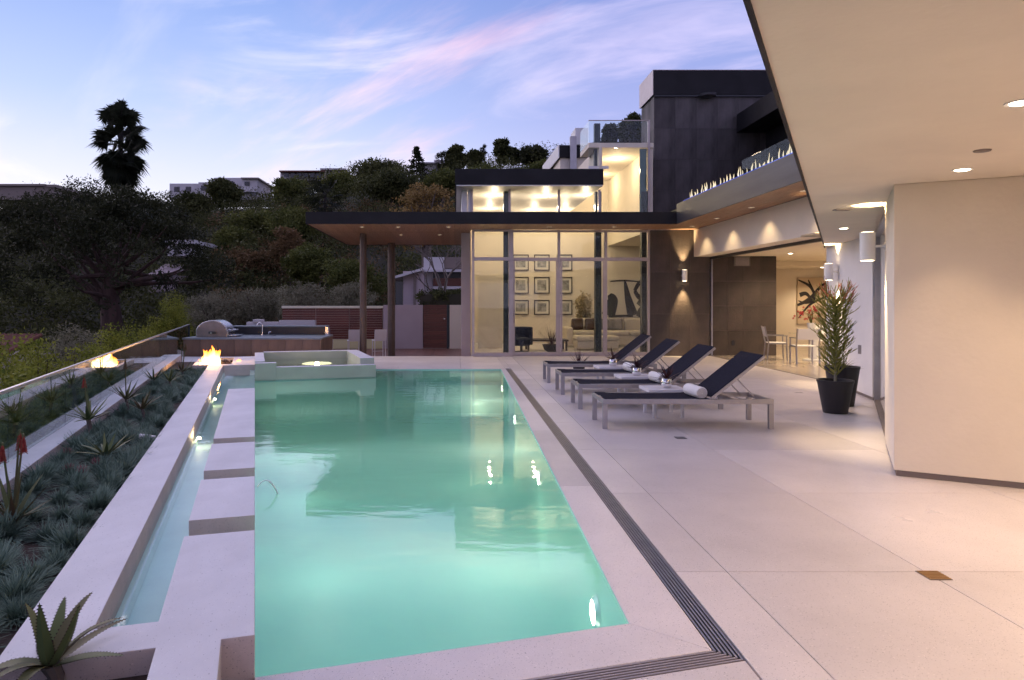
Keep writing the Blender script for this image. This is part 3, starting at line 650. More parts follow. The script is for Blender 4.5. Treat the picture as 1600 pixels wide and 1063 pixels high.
# main glazed front
gf = thing('glazed_facade', 'tall lit glass front with pale metal mullions and sliding doors', 'window wall')
FY = 20.05
def fr_(name, x0, x1, z0, z1, y0=FY-.06, y1=FY+.06): MB().box(x0, x1, y0, y1, z0, z1).out(name, M['mullion'], gf, bevel=.004)
X = [PX(p, FY) for p in (739, 798, 873, 946, 1013)]
GT0, TR0, TR1, GT1 = .0, 2.74, 2.86, 3.645
fr_('mullion', X[0]-.035, X[0]+.035, 0, GT1, 19.80, 19.90); fr_('mullion', X[1]-.07, X[1]+.06, 0, GT1, 19.82)
for xx in X[2:4]: fr_('mullion', xx-.035, xx+.04, 0, GT1)
fr_('mullion', X[4]-.03, X[4]+.03, 0, GT1)
for a, b, y0 in ((X[0]+.036, X[1]-.071, 19.82), (X[1]+.061, X[2]-.036, FY-.05), (X[2]+.041, X[3]-.036, FY-.05), (X[3]+.041, X[4]-.031, FY-.05)):
    fr_('transom', a, b, TR0+.01, TR1-.01, y0, y0+.1); fr_('transom', a, b, .003, .11, y0, y0+.1); fr_('transom', a, b, GT1-.06, GT1-.002, y0, y0+.1)
    MB().box(a, b, y0+.045, y0+.057, .111, TR0+.009).out('pane', M['glass'], gf); MB().box(a, b, y0+.045, y0+.057, TR1-.009, GT1-.061).out('pane', M['glass'], gf)
for a, b in ((X[1]+.065, X[2]-.04), (X[2]+.045, X[3]-.04)):
    for q in (a, b-.05): fr_('door_stile', q, q+.05, .112, TR0+.008, FY-.075, FY-.052)
MB().tube([(X[1]+.09, FY-.12, .95), (X[1]+.09, FY-.12, 1.35)], .012, 8).out('door_handle', M['chrome'], gf)
MB().box(X[0]-.006, X[0]+.006, 19.91, 21.0, .02, GT1-.01).out('pane', M['glass'], gf)
MB().box(.17, .455, 20.9, 21.5, -.4, SZ-.002).out('wall_pier', M['pinkwall'], label='tan wall pier left of the tall glass front', cat='pier')
gr_ = thing('great_room', None, None, kind='structure')
MB().box(.47, 8.6, 19.955, 26.3, -.4, -.004).out('floor', M['terrazzo'], gr_)
MB().box(.36, .465, 21.51, 26.3, -.4, 4.835).out('wall', M['wallin'], gr_); MB().box(.47, 4.3, 26.1, 26.3, -.004, 4.835).box(4.3, 5.8, 26.1, 26.3, -.004, 6.11).box(5.8, 8.7, 26.1, 26.3, -.004, 3.66).out('wall', M['wallin'], gr_)
MB().box(8.6, 8.7, 20.52, 26.1, -.004, 3.66).out('wall', M['wallin'], gr_)
MB().box(.75, 1.55, 23.2, 23.3, -.004, 2.45).out('partition', M['wallin'], gr_)
MB().box(5.74, 5.84, 20.46, 26.1, 3.70, 6.11).out('wall', M['wallin'], gr_); MB().box(5.74, 8.7, 20.46, 26.1, 3.661, 3.699).out('ceiling', M['wallin'], gr_)
LOWX1 = 4.30; SX0_ = PX(920, 20.4)
MB().box(SX0_, LOWX1-.001, 20.41, 21.8, 6.12, 6.26).box(LOWX1, 5.84, 20.41, 26.3, 6.12, 6.26).out('ceiling', M['wallin'], gr_)
MB().box(LOWX1-.08, LOWX1, 20.3, 26.3, 5.101, 6.12).out('wall', M['wallin'], gr_)
for x, d in ((PX(791.5, 20.5), 20.45), (PX(934.5, 20.5), 20.45), (PX(1007, 20.5), 20.45)):
    MB().box(x-.09, x+.09, d, d+.2, 0, 4.83).out('steel_post', M['darksteel'], label='dark steel post behind the glass, %s' % ('left bay' if x < 2 else 'between the sliding doors and sofa' if x < 4.8 else 'at the stone wall'), cat='post')
GL = 'recessed ceiling downlight inside the great room'
for x, y in ((1.2, 21.2), (1.2, 24.3), (2.8, 21.4), (2.8, 24.6), (4.0, 21.2), (3.9, 24.6)): downlight(x, y, 4.836, 20, GL, 'great room downlights', 150, (1, .76, .50), kind='POINT')
for x, y in ((5.1, 22.0), (5.1, 24.8)): downlight(x, y, 6.12, 22, 'recessed downlight in the stair hall ceiling', 'stair hall downlights', 140, (1, .76, .50), kind='POINT')
# clerestory over the canopy
cl = thing('clerestory', 'lit clerestory window band under a dark flat roof', 'window band')
CYL = 20.2
def cz(py): return PZ(py, CYL)
MB().box(PX(711, 19.5), PX(943, 19.5), 19.5, 26.4, PZ(289, 19.5), PZ(264, 19.5)).out('roof', M['fascia'], cl, bevel=.005)
MB().box(PX(713, 19.5), PX(942, 19.5), 19.51, 26.3, PZ(289, 19.5)-.03, PZ(289, 19.5)-.001).out('soffit', M['white'], cl)
XC = [PX(p, CYL) for p in (737, 796, 873, 936)]
for i, x in enumerate(XC): MB().box(x-.03, x+.035, CYL-.05, CYL+.05, 3.9, PZ(289, 19.5)-.031).out('mullion', M['mullion'], cl)
for a, b in zip(XC[:-1], XC[1:]):
    MB().box(a+.036, b-.031, CYL-.006, CYL+.006, 4.0, PZ(289, 19.5)-.032).out('pane', M['glass'], cl)
    MB().box(a+.036, b-.031, CYL-.04, CYL+.04, 3.9, 4.0).out('sill', M['mullion'], cl)
MB().box(.18, .35, 20.3, 26.2, 3.9, PZ(289, 19.5)-.031).out('side_wall', M['white'], cl)
MB().box(.36, XC[0]-.031, CYL-.01, CYL+.08, 3.9, PZ(289, 19.5)-.031).out('end_wall', M['white'], cl)
# stair hall glass
sh = thing('stair_hall_glass', 'tall upper glass corner of the lit stair hall with terrace guard', 'window wall')
SX0, SX1 = PX(920, 20.4), PX(1013, 20.4)
MB().box(XC[3]+.05, SX1, 20.394, 20.406, 3.95, 6.10).out('pane', M['glass'], sh)
MB().box(SX0, LOWX1-.09, 20.394, 20.406, 5.55, 6.10).out('pane', M['glass'], sh)
MB().box(SX0, SX1-.02, 20.394, 20.406, 6.27, PZ(189, 20.4)).out('glass_guard', M['glass'], sh); MB().box(SX0, SX0+.012, 20.41, 21.8, 6.27, PZ(189, 20.4)).out('glass_guard', M['glass'], sh)
MB().box(SX1-.015, SX1+.04, 20.36, 20.44, 3.95, PZ(188, 20.4)).out('corner_frame', M['mullion'], sh)
MB().box(SX0-.01, SX1-.016, 20.38, 20.42, PZ(189, 20.4)+.001, PZ(189, 20.4)+.02).out('guard_rail', M['mullion'], sh)
MB().box(SX1-.22, SX1-.02, 20.5, 20.56, 3.95, 6.1).out('blind_panel', mat('teal_panel', (.10, .17, .17), .25), sh)
MB().box(SX0-.02, LOWX1+.2, 20.33, 20.37, 5.48, 5.56).out('sill', M['white'], sh)
MB().box(PX(929, 20.6), PX(938, 20.6), 20.6, 20.75, 5.11, PZ(193, 20.6)).out('post', M['darksteel'], label='dark steel post in front of the upper glass guard', cat='post')
# rear upper roof on the left
rr = thing('rear_roof', 'pale flat rear roof with dark edge and grey post', 'roof')
MB().prism([(PX(874, 25), 25), (PX(921, 25), 25), (PX(921, 25)+.2, 29), (PX(849, 29), 29)], PZ(246, 25), PZ(227, 25)).out('slab', M['fascia'], rr)
q = two(MB().prism([(PX(874, 25)-.03, 25.02), (PX(874, 25)-.002, 25), (PX(849, 29)-.002, 29), (PX(849, 29)-.04, 29)], PZ(247, 25), PZ(226, 25)).out('edge', M['white'], rr), M['white'])
MB().box(PX(876, 25), PX(918, 25), 25.1, 27, PZ(266, 25), PZ(246, 25)-.002).out('wall', M['wallin'], rr)
MB().box(PX(891, 24.8), PX(901, 24.8), 24.8, 24.95, 5.11, PZ(213, 24.8)).out('post', M['alu'], rr)
MB().prism([(PX(899, 26.5), 26.5), (PX(919, 26.5), 26.5), (PX(919, 26.5), 27.5), (PX(899, 26.5), 27.5)], PZ(226, 26.5), PZ(200, 26.5)).out('upstand', M['white'], rr)
# slate tower
tw = thing('slate_tower', 'dark slate clad upper block with black roof band', 'building')
TX, TY = PX(1022, 21.5), 21.5; TZ = PZ(152, 21.5); TT = PZ(112, 21.5)
MB().box(TX+.02, 12, TY+.02, 22.9, 3.7, TZ).out('core', M['fascia'], tw)
pw, ph = .66, (TZ-4.05)/4
tm = MB().box(.0015, pw-.0015, 0, .02, .0015, ph-.0015).mesh('slate_panel'); tm.materials.append(M['slate'])
for i in range(9):
    for j in range(4): inst(tm, 'slate_panel', (TX+i*pw, TY, 4.05+j*ph), parent=tw)
tm2 = MB().box(0, .02, .003, .72-.003, .003, ph-.003).mesh('slate_panel'); tm2.materials.append(M['slate'])
for i in range(2):
    for j in range(4): inst(tm2, 'slate_panel', (TX, TY+.021+i*.72, 4.05+j*ph), parent=tw)
MB().box(TX-.05, 12, TY-.08, 23.0, TZ+.06, TT).out('roof_band', M['fascia'], tw, bevel=.006); MB().box(TX-.06, TX-.051, TY-.09, 23.0, TZ+.05, TT+.01).out('end_trim', M['mullion'], tw)
MB().box(TX-.06, 12, TY-.09, 23.0, TT+.011, TT+.03).out('cap_trim', M['mullion'], tw)
MB().box(TX, 12, TY-.06, 22.95, TZ+.003, TZ+.059).out('shadow_gap', M['black'], tw)
MB().lathe([(.001, 0), (.24, .02), (.26, .09), (.001, .10)], (PX(1108, 21.2), 21.3, TZ-.06), 20).out('roof_lamp', M['wing'], tw, smooth=True)
bm2 = thing('upper_roof', 'dark upper roof overhang running out beside the slate block', 'roof')
MB().box(8.7, 13, 9, 21.4, 6.8, 7.36).out('edge_beam', M['fascia'], bm2, bevel=.005)
MB().box(9.6, 9.75, 9, 21.4, 4.06, 6.79).out('upper_wall', M['fascia'], bm2)
MB().box(9.57, 9.599, 15.6, 17.4, 4.2, 6.2).out('upper_door', M['housedark'], bm2)
# stone wall by the doors
st = thing('stone_wall', 'dark brown stone wall carrying a small white sconce', 'wall')
MB().box(5.66, 7.38, 20.06, 20.5, -.003, SZ-.003).out('core', M['plinth'], st)
pw, ph = (7.38-5.64)/3, SZ/3-.003
sm = MB().box(.002, pw-.002, 0, .03, .002, ph-.002).mesh('stone_panel'); sm.materials.append(M['stone'])
for i in range(3):
    for j in range(3): inst(sm, 'stone_panel', (5.64+i*pw, 20.025, j*ph), parent=st)
s2 = thing('inner_stone_wall', 'dark stone wall inside the open doors with a vent grille', 'wall')
MB().box(7.47, 9.37, 20.23, 20.5, -.003, 2.9).out('core', M['plinth'], s2)
pw = (9.37-7.47)/4
sm = MB().box(.002, pw-.002, 0, .03, .002, .72-.002).mesh('stone_panel'); sm.materials.append(M['stone'])
for i in range(4):
    for j in range(4): inst(sm, 'stone_panel', (7.47+i*pw, 20.199, j*.724), parent=s2)
MB().box(PX(1147, 20.18), PX(1172, 20.18), 20.17, 20.198, PZ(416, 20.18), PZ(401, 20.18)).out('vent_frame', mat('vent', (.20, .18, .16), .5, metal=.3), s2)
for i in range(7):
    MB().box(PX(1149, 20.18), PX(1170, 20.18), 20.16, 20.169, PZ(415, 20.18)+.004+i*.034, PZ(415, 20.18)+.022+i*.034).out('vent_slat', M['mullion'], s2)
MB().box(PX(1143.5, 20.18), PX(1148, 20.18), 20.18, 20.198, PZ(540, 20.18), PZ(532, 20.18)).out('socket', M['black'], s2)
MB().box(7.395, 7.435, 19.99, 20.19, 0, 2.80).out('door_jamb', M['alu'], s2)
# dining room
dr_ = thing('dining_room', None, None, kind='structure')
MB().prism([(7.465, 14.0), (7.465, 20.19), (9.38, 20.19), (9.38, 24.3), (16, 24.3), (16, 11), (9.0, 11)], -.4, -.003).out('floor', mat('polished_floor', (.56, .48, .40), .12, var=.08, scale=2, speck=.06), dr_)
MB().box(9.38, 16, 24.3, 24.5, 0, 2.9).out('wall', M['wallin'], dr_); MB().box(15.8, 16, 11, 24.3, 0, 2.9).out('wall', M['wallin'], dr_)
MB().box(9.38, 9.48, 20.5, 24.3, 0, 2.9).out('wall', M['wallin'], dr_)
MB().box(7.41, 16, 13.9, 24.5, 2.9, 2.98).out('ceiling', M['wallin'], dr_)
MB().box(9.5, 16, 22.6, 24.29, 2.72, 2.899).out('ceiling_drop', M['wallin'], dr_)
for i, (x, y) in enumerate(((9.2, 19.0), (10.9, 19.2), (9.0, 16.5), (12.2, 18.4), (11, 16), (13.8, 20.5))): downlight(x, y, 2.9, 130, 'recessed downlight in the dining room ceiling', 'dining room downlights', 140, (1, .74, .46))
downlight(12.3, 23.2, 2.72, 95, 'recessed downlight beside the dining room painting', 'dining room downlights', 130, (1, .74, .46))

# ------------------------------------------------ right-hand wall and soffit over the viewer
av, bv = Vector((.490, .872)), Vector((.872, -.490)); C0 = Vector((4.0, 6.31))
def AB(t, s): p = C0+av*t+bv*s; return (p.x, p.y)
rw = thing('front_wall', 'broad smooth plaster wall with a sharp corner at right', 'wall')
MB().prism([AB(0, 0), AB(1.60, 0), AB(1.60, 6), AB(0, 6)], .055, 2.659).out('plaster', M['plaster'], rw, bevel=.006)
MB().prism([AB(.018, .018), AB(1.59, .018), AB(1.59, 6), AB(.018, 6)], 0.001, .054).out('plinth', M['plinth'], rw)
gd = thing('glass_side_door', 'tall glass side door in a grey frame beside the plaster wall', 'door')
for a, b in ((1.602, 1.70), (5.35, 5.46)): MB().prism([AB(a, .02), AB(b, .02), AB(b, .14), AB(a, .14)], 0, 2.658).out('jamb', M['alu'], gd)
MB().prism([AB(1.701, .06), AB(5.349, .06), AB(5.349, .075), AB(1.701, .075)], .03, 2.6).out('pane', M['glass'], gd)
MB().prism([AB(1.701, .02), AB(5.349, .02), AB(5.349, .12), AB(1.701, .12)], 0.001, .029).out('sill', M['plinth'], gd)
MB().prism([AB(1.701, .02), AB(5.349, .02), AB(5.349, .12), AB(1.701, .12)], 2.601, 2.658).out('head', M['alu'], gd)
MB().prism([AB(1.61, .5), AB(5.45, .5), AB(5.45, .6), AB(1.61, .6)], 0.001, 2.658).out('room_wall', M['white'], label='white wall behind the glass side door', cat='wall')
wq = thing('sconce_wall', 'white wall behind the potted plant with an up and down sconce', 'wall')
P0, P1 = AB(5.47, 0), (7.40, 13.80)
MB().prism([P0, P1, (P1[0]+.3, P1[1]-.05), (P0[0]+.5, P0[1]-.2)], .05, 2.659).out('plaster', M['white'], wq, bevel=.005)
MB().prism([(P0[0]+.015, P0[1]), (P1[0]+.015, P1[1]-.01), (P1[0]+.28, P1[1]-.06), (P0[0]+.48, P0[1]-.2)], 0.001, .049).out('plinth', M['plinth'], wq)
so_ = thing('foreground_soffit', None, None, kind='structure')
EL = lambda d: (-.32+.558*d, d)
MB().prism([EL(-2.5), EL(13.75), (9.5, 13.81), (12, -2.5)], 2.66, 2.90).out('plaster_ceiling', M['plaster'], so_)
e0, e1 = EL(-2.5), EL(13.75); nrm = Vector((-.873, .487))
MB().prism([e0, e1, (e1[0]+nrm.x*.02, e1[1]+nrm.y*.02), (e0[0]+nrm.x*.02, e0[1]+nrm.y*.02)], 2.645, 2.95).out('edge_trim', M['fascia'], so_)
SL = 'recessed downlight in the plaster soffit'
for (x, y, lb, p) in ((4.09, 5.58, 'downlight in the plaster soffit near the wall corner', 30), (3.02, 3.69, 'downlight in the plaster soffit at the right picture edge', 62), (5.67, 10.1, 'far downlight in the plaster soffit before the white wall', 50)):
    downlight(x, y, 2.66, p, lb, 'downlights in the plaster soffit', 84 if x > 4 and y < 6 else 120, (1, .70, .45))
for (x, y) in ((5.4, 4.4), (4.2, 1.9), (2.6, .9), (6.6, 2.6)): downlight(x, y, 2.66, 108, 'added fill downlight in the plaster soffit, out of view', 'downlights in the plaster soffit', 130, (1, .71, .42))  # extra downlights out of view, added to light the deck and wall
t = thing('soffit_vent', 'small square vent in the soffit before the white wall', 'vent', (4.49, 8.02, 2.66)); MB().box(-.09, .09, -.05, .05, -.012, 0).out('frame', M['alu'], t); MB().box(-.07, .07, -.035, .035, -.016, -.0121).out('slot', M['plinth'], t)
t = thing('sprinkler_cover', 'dark oval sprinkler cover in the plaster soffit', 'sprinkler', (3.71, 4.87, 2.66)); MB().lathe([(.001, -.012), (.05, -.01), (.055, 0), (.001, 0)], n=18).out('cover', M['plinth'], t, smooth=True)
def sconce(x, y, z, dirn, r, h, off, power, label, up=None, cone=58):
    dx, dy = dirn; t = thing('wall_sconce', label, 'sconce', (x, y, z), group='up and down wall sconces')
    cx, cyy = dx*off, dy*off
    _b = MB().lathe([(r*.86, -h/2), (r, -h/2), (r, h/2), (r*.86, h/2), (r*.86, h/2-.03), (r*.86, -h/2+.03), (r*.86, -h/2)][:4]+[(r*.84, h/2), (r*.84, h/2-.04)], (cx, cyy, 0), 28); bo = _b.out('body', M['white'], t, smooth=True)
    MB().tube([(0, 0, 0), (dx*(off-r), dy*(off-r), 0)], .014, 10).out('arm', M['white'], t, smooth=True)
    MB().tube([(0, 0, 0), (dx*.014, dy*.014, 0)], r*.62, 18).out('back_plate', M['white'], t, smooth=True)
    for s in (-1, 1):
        MB().lathe([(.001, 0), (r*.82, 0)] if s > 0 else [(r*.82, 0), (.001, 0)], (cx, cyy, s*(h/2+.003)), 22).out('lens', M['sconcelens'], bo)
        lamp('sconce_lamp', 'SPOT', (cx, cyy, s*(h/2+.02)), power, (1, .74, .40), (0-dx*.14, -dy*.14, s), cone, .8, .03, parent=t)
w1 = AB(1.46, 0); sconce(w1[0], w1[1], 2.20, (-bv.x, -bv.y), .077, .31, .17, 100, 'large white cylinder sconce on the wall edge beside the glass door', cone=75)
sconce(7.19, 12.98, 2.14, (-.968, .251), .077, .31, .17, 95, 'white cylinder sconce above the potted plant', cone=75)
sconce(PX(1067, 20.02), 20.02, PZ(431, 20.02), (0, -1), .075, .32, .15, 170, 'white cylinder sconce on the dark stone wall', cone=50)
# ================================================================== SUN LOUNGERS
def make_lounger():
    t = thing('sun_lounger', 'x', 'sun lounger', group='sun loungers in a row by the pool')
    Ln, Wd, H = 2.13, .70, .37; tb = .05
    for sx in (tb*.6, Ln-tb*.6):
        for sy in (tb/2, Wd-tb/2): MB().box(sx-tb*.6, sx+tb*.6, sy-tb/2, sy+tb/2, 0, H-.062).out('leg', M['alu'], t, bevel=.003)
    for sy in (0, Wd-tb): MB().box(0, Ln, sy, sy+tb, H-.06, H).out('side_rail', M['alu'], t, bevel=.003)
    for sx in (0, Ln-.05): MB().box(sx, sx+.05, tb+.001, Wd-tb-.001, H-.055, H-.005).out('end_rail', M['alu'], t, bevel=.003)
    MB().box(1.30, 1.34, tb+.001, Wd-tb-.001, H-.055, H-.015).out('cross_rail', M['alu'], t)
    MB().box(1.66, 1.70, tb+.001, Wd-tb-.001, H-.055, H-.015).out('cross_rail', M['alu'], t)
    s = MB(); n = 10
    for i in range(n+1):
        q = i/n; zz = H+.006-.016*math.sin(math.pi*q)
        s.v += [(.03+1.31*q, .02, zz), (.03+1.31*q, Wd/2, zz-.014), (.03+1.31*q, Wd-.02, zz), (.03+1.31*q, .02, zz-.03), (.03+1.31*q, Wd/2, zz-.036), (.03+1.31*q, Wd-.02, zz-.03)]
    for i in range(n):
        a, b = i*6, i*6+6
        s.f += [(a, b, b+1, a+1), (a+1, b+1, b+2, a+2), (a+4, b+4, b+3, a+3), (a+5, b+5, b+4, a+4), (a+3, b+3, b, a), (a+2, b+2, b+5, a+5)]
    s.f += [(0, 1, 4, 3), (1, 2, 5, 4), (n*6+1, n*6, n*6+3, n*6+4), (n*6+2, n*6+1, n*6+4, n*6+5)]
    s.out('seat_sling', M['sling'], t, smooth=True)
    ang = R(38.5); Lb = .84; px_, pz = 1.36, H+.01
    def bp(a, y, o=0): return (px_+a*math.cos(ang)-o*math.sin(ang), y, pz+a*math.sin(ang)+o*math.cos(ang))
    for sy in (.025, Wd-.025): MB().bar(bp(0, sy), bp(Lb, sy), .04, .035).out('back_rail', M['alu'], t, bevel=.002)
    MB().bar(bp(Lb-.02, .046), bp(Lb-.02, Wd-.046), .035, .035).out('back_rail', M['alu'], t)
    b = MB(); 
    for i in range(9):
        q = i/8; sag = -.018*math.sin(math.pi*q)
        b.v += [bp(q*Lb, .012, .026), bp(q*Lb, Wd/2, .026+sag), bp(q*Lb, Wd-.012, .026), bp(q*Lb, .012, .019), bp(q*Lb, Wd/2, .015+sag), bp(q*Lb, Wd-.012, .019)]
    for i in range(8):
        a, c = i*6, i*6+6
        b.f += [(a, c, c+1, a+1), (a+1, c+1, c+2, a+2), (a+4, c+4, c+3, a+3), (a+5, c+5, c+4, a+4), (a+3, c+3, c, a), (a+2, c+2, c+5, a+5)]
    b.f += [(0, 1, 4, 3), (1, 2, 5, 4), (49, 48, 51, 52), (50, 49, 52, 53)]
    b.out('back_sling', M['sling'], t, smooth=True)
    for sy in (.10, Wd-.10):
        MB().bar(bp(.42, sy, -.03), (1.99, sy, H-.05), .022, .012).out('prop_strut', M['alu'], t); MB().bar(bp(.14, sy, -.03), (1.85, sy, H-.035), .022, .012).out('prop_strut', M['alu'], t)
    MB().bar(bp(.42, .101, -.03), bp(.42, Wd-.101, -.03), .02, .02).out('prop_bar', M['alu'], t)
    return t
LO = [(1.835, 8.61, 'nearest navy sun lounger with rolled towel, front of the row'), (1.81, 10.18, 'second navy sun lounger from the front of the row'), (1.795, 11.76, 'third navy sun lounger from the front of the row'), (1.78, 13.42, 'farthest navy sun lounger, last in the row by the glass front')]
l0 = make_lounger()
for i, (x, y, lb) in enumerate(LO):
    o = l0 if i == 0 else dup(l0)
    o.location = (x, y, 0); o['label'] = lb
def towel(x, y, z, label):
    t = thing('rolled_towel', label, 'towel', (x, y, z), R(4), group='rolled towels on the loungers')
    n = 60; prof = []
    r = .074
    rl = MB().tube([(0, 0, r), (0, .012, r), (0, .43, r), (0, .44, r)], [r*.93, r, r, r*.93], 26).out('roll', M['towel'], t, smooth=True)
    sp_ = MB(); pts = []
    for i in range(64):
        a = i/63*4*2*math.pi; q = .008+.058*i/63; pts.append((q*math.cos(a), -.003, r+q*math.sin(a)))
    sp_.tube(pts, .0035, 5).out('spiral_fold', mat('towel_edge', (.60, .56, .53), .95), rl, smooth=True)
for i, lb in enumerate(('rolled white towel on the nearest lounger', 'rolled white towel on the second lounger', 'rolled white towel on the third lounger')):
    towel(LO[i][0]+1.27, LO[i][1]+.10, .362, lb)
def make_table():
    t = thing('side_table', 'x', 'side table', group='white side tables between the loungers')
    MB().box(-.27, .27, -.27, .27, .345, .385).out('table_top', M['tabletop'], t, bevel=.003)
    MB().box(-.255, .255, -.255, .255, .30, .344).out('apron', M['alu'], t)
    for sx in (-1, 1):
        for sy in (-1, 1): MB().box(sx*.19-.022, sx*.19+.022, sy*.24-.015, sy*.24+.015, 0, .299).out('leg', M['tabletop'], t, bevel=.002)
    return t
tb0 = make_table()
TB = [(2.90, 9.66, 'first'), (2.90, 11.24, 'second'), (2.88, 12.85, 'third')]
def strip_leaf(mb, base, dirn, L, w, bend, seg=5, thick=.3, tint=None, tints=None):
    """tapering leaf with a keel: dirn start direction, bend pulls it down along its length"""
    p = Vector(base); d = Vector(dirn).normalized(); b0 = len(mb.v)
    sd = d.cross(Vector((0, 0, 1)));  sd = sd.normalized() if sd.length > .01 else Vector((1, 0, 0))
    for i in range(seg+1):
        s = i/seg; ww = w*(1-s)**.7*(.75+.5*min(1, s*3)) if s < 1 else .0005
        nrm = sd.cross(d).normalized()
        mb.v += [tuple(p-sd*ww/2), tuple(p-nrm*ww*thick), tuple(p+sd*ww/2), tuple(p-nrm*ww*.06)]
        d = (d+Vector((0, 0, -bend/seg))).normalized(); p = p+d*(L/seg)
    for i in range(seg):
        a, c = b0+i*4, b0+i*4+4
        for k in range(4): mb.f.append((a+k, a+(k+1) % 4, c+(k+1) % 4, c+k))
def tint_attr(me, per, rng=random):
    """one random tint value for every run of `per` vertices"""
    n = len(me.vertices); a = me.attributes.new('tint', 'FLOAT', 'POINT'); k = -(-n//per)
    a.data.foreach_set('value', np.repeat(np.array([rng.random() for _ in range(k)]), per)[:n])
def cup_plant(x, y, z, label):
    t = thing('cup_plant', label, 'plant', (x, y, z), random.uniform(0, 6), group='spiky plants in silver cups')
    MB().lathe([(.05, 0), (.068, .02), (.074, .07), (.07, .125), (.066, .13), (.062, .125), (.06, .105), (.001, .105)], n=24).out('silver_cup', M['chrome'], t, smooth=True)
    m = MB()
    for i in range(34):
        a = i*2.4; el = R(random.uniform(5, 80)); strip_leaf(m, (0, 0, .11), (math.cos(a)*math.cos(el), math.sin(a)*math.cos(el), math.sin(el)), random.uniform(.17, .29), .019, random.uniform(.1, .7), 4)
    o = m.out('leaves', M['spike'], t, smooth=True); tint_attr(o.data, 20)
for i, (x, y, q) in enumerate(TB):
    o = tb0 if i == 0 else dup(tb0)
    o.location = (x, y, 0); o['label'] = 'low white side table, %s from the front between the loungers' % q
    cup_plant(x+.04, y-.02, .385, 'spiky dark plant in a silver cup on the %s side table' % q)
t = thing('spiky_pot_plant', 'low spiky dark plant behind the farthest lounger', 'plant', (2.62, 14.7, 0))
m = MB()
for i in range(26):
    a = i*2.4; el = R(random.uniform(25, 85)); strip_leaf(m, (0, 0, .22), (math.cos(a)*math.cos(el), math.sin(a)*math.cos(el), math.sin(el)), random.uniform(.25, .45), .02, .3, 4)
o = m.out('leaves', M['spike'], t, smooth=True); tint_attr(o.data, 20)
MB().lathe([(.10, 0), (.13, .22), (.12, .22), (.11, .19), (.001, .19)], n=18).out('pot', M['pot'], t, smooth=True)

# ================================================================== POTTED FIRESTICK PLANTS
def planter_pot(x, y, r, h, label):
    t = thing('planter_pot', label, 'planter', (x, y, 0), group='black tapered planters')
    MB().lathe([(r*.66, 0), (r*.68, .01), (r, h-.03), (r*1.03, h-.03), (r*1.03, h), (r*.93, h), (r*.90, h-.05), (.001, h-.05)], n=36).out('pot', M['pot'], t, smooth=True)
    MB().lathe([(r*.89, h-.06), (r*.5, h-.035), (.001, h-.03)], n=20).out('soil', M['soil'], t, smooth=True)
    return t
def firestick(x, y, z, H, rad, label, seed, n0=26, red=True):
    rg = random.Random(seed); t = thing('firestick_plant', label, 'plant', (x, y, z)); m = MB(); tips = MB(); stem = MB()
    def grow(p, d, L, r, lev):
        p = Vector(p); d = Vector(d).normalized(); q = p+d*L
        hh = q.z/H
        tgt = stem if lev == 0 else (tips if red and hh > .93+rg.uniform(-.12, .12) and lev > 2 else m)
        tgt.tube([p, p+d*L*.5+Vector((rg.uniform(-1, 1), rg.uniform(-1, 1), 0))*L*.05, q], [r, r*.9, r*.72 if lev < 4 else r*.45], 5)
        if lev >= 4 or q.z > H: return
        for k in range(rg.choice((2, 3, 3)) if lev < 3 else rg.choice((2, 2, 3))):
            a = rg.uniform(0, 6.28); sp_ = rg.uniform(.25, .60)
            nd = d+Vector((math.cos(a)*sp_, math.sin(a)*sp_, .35)); c = Vector((q.x, q.y, 0))
            if c.length > rad: nd -= c*(1.0/rad)*.5
            grow(q, nd, L*rg.uniform(.62, .95) if lev else rg.uniform(.12, .18), max(.0035, r*.66), lev+1)
    stem.tube([(0, 0, -.04), (.01, 0, H*.3), (0, .01, H*.72)], [.022, .016, .008], 8)
    for i in range(n0):
        zz = H*(.06+.80*(i/n0)); a = i*2.4; rr_ = rg.uniform(.5, 1)
        grow((0, 0, zz*.92), (math.cos(a)*rr_, math.sin(a)*rr_, .55), rg.uniform(.09, .15)*(.8+.55*i/n0), .0095, 2)
    stem.out('stem', mat('firestick_stem', (.26, .24, .17), .7), t, smooth=True)
    o = m.out('green_stems', leafmat('firestick_green', (.10, .13, .030), (.36, .33, .09), .5, .1), t, smooth=True, kind='stuff'); tint_attr(o.data, 15, rg)
    if red: o = tips.out('red_tips', leafmat('firestick_red', (.42, .07, .05), (.52, .22, .12), .5, .1), t, smooth=True, kind='stuff'); tint_attr(o.data, 15, rg)
planter_pot(5.42, 9.87, .235, .47, 'tapered black planter in front, holding the firestick plant')
firestick(5.42, 9.87, .44, 1.48, .25, 'tall bushy green plant with red tips in the front planter', 3, 150)
planter_pot(5.90, 10.55, .235, .60, 'taller tapered black planter behind, against the white wall')
t = thing('wispy_plant', 'low wispy grey green plant in the rear planter', 'plant', (5.90, 10.55, .55)); m = MB()
for i in range(46):
    a = i*2.4; el = R(random.uniform(15, 70)); strip_leaf(m, (0, 0, 0), (math.cos(a)*math.cos(el), math.sin(a)*math.cos(el), math.sin(el)), random.uniform(.15, .32), .012, .4, 4)
o = m.out('leaves', M['olive'], t, smooth=True); tint_attr(o.data, 20)
t = thing('wall_socket', 'small grey outdoor socket box low on the white wall', 'socket', (P0[0]+.235, P0[1]+.6, .70)); MB().box(-.09, -.0, -.05, .05, 0, .15).out('box', M['alu'], t)

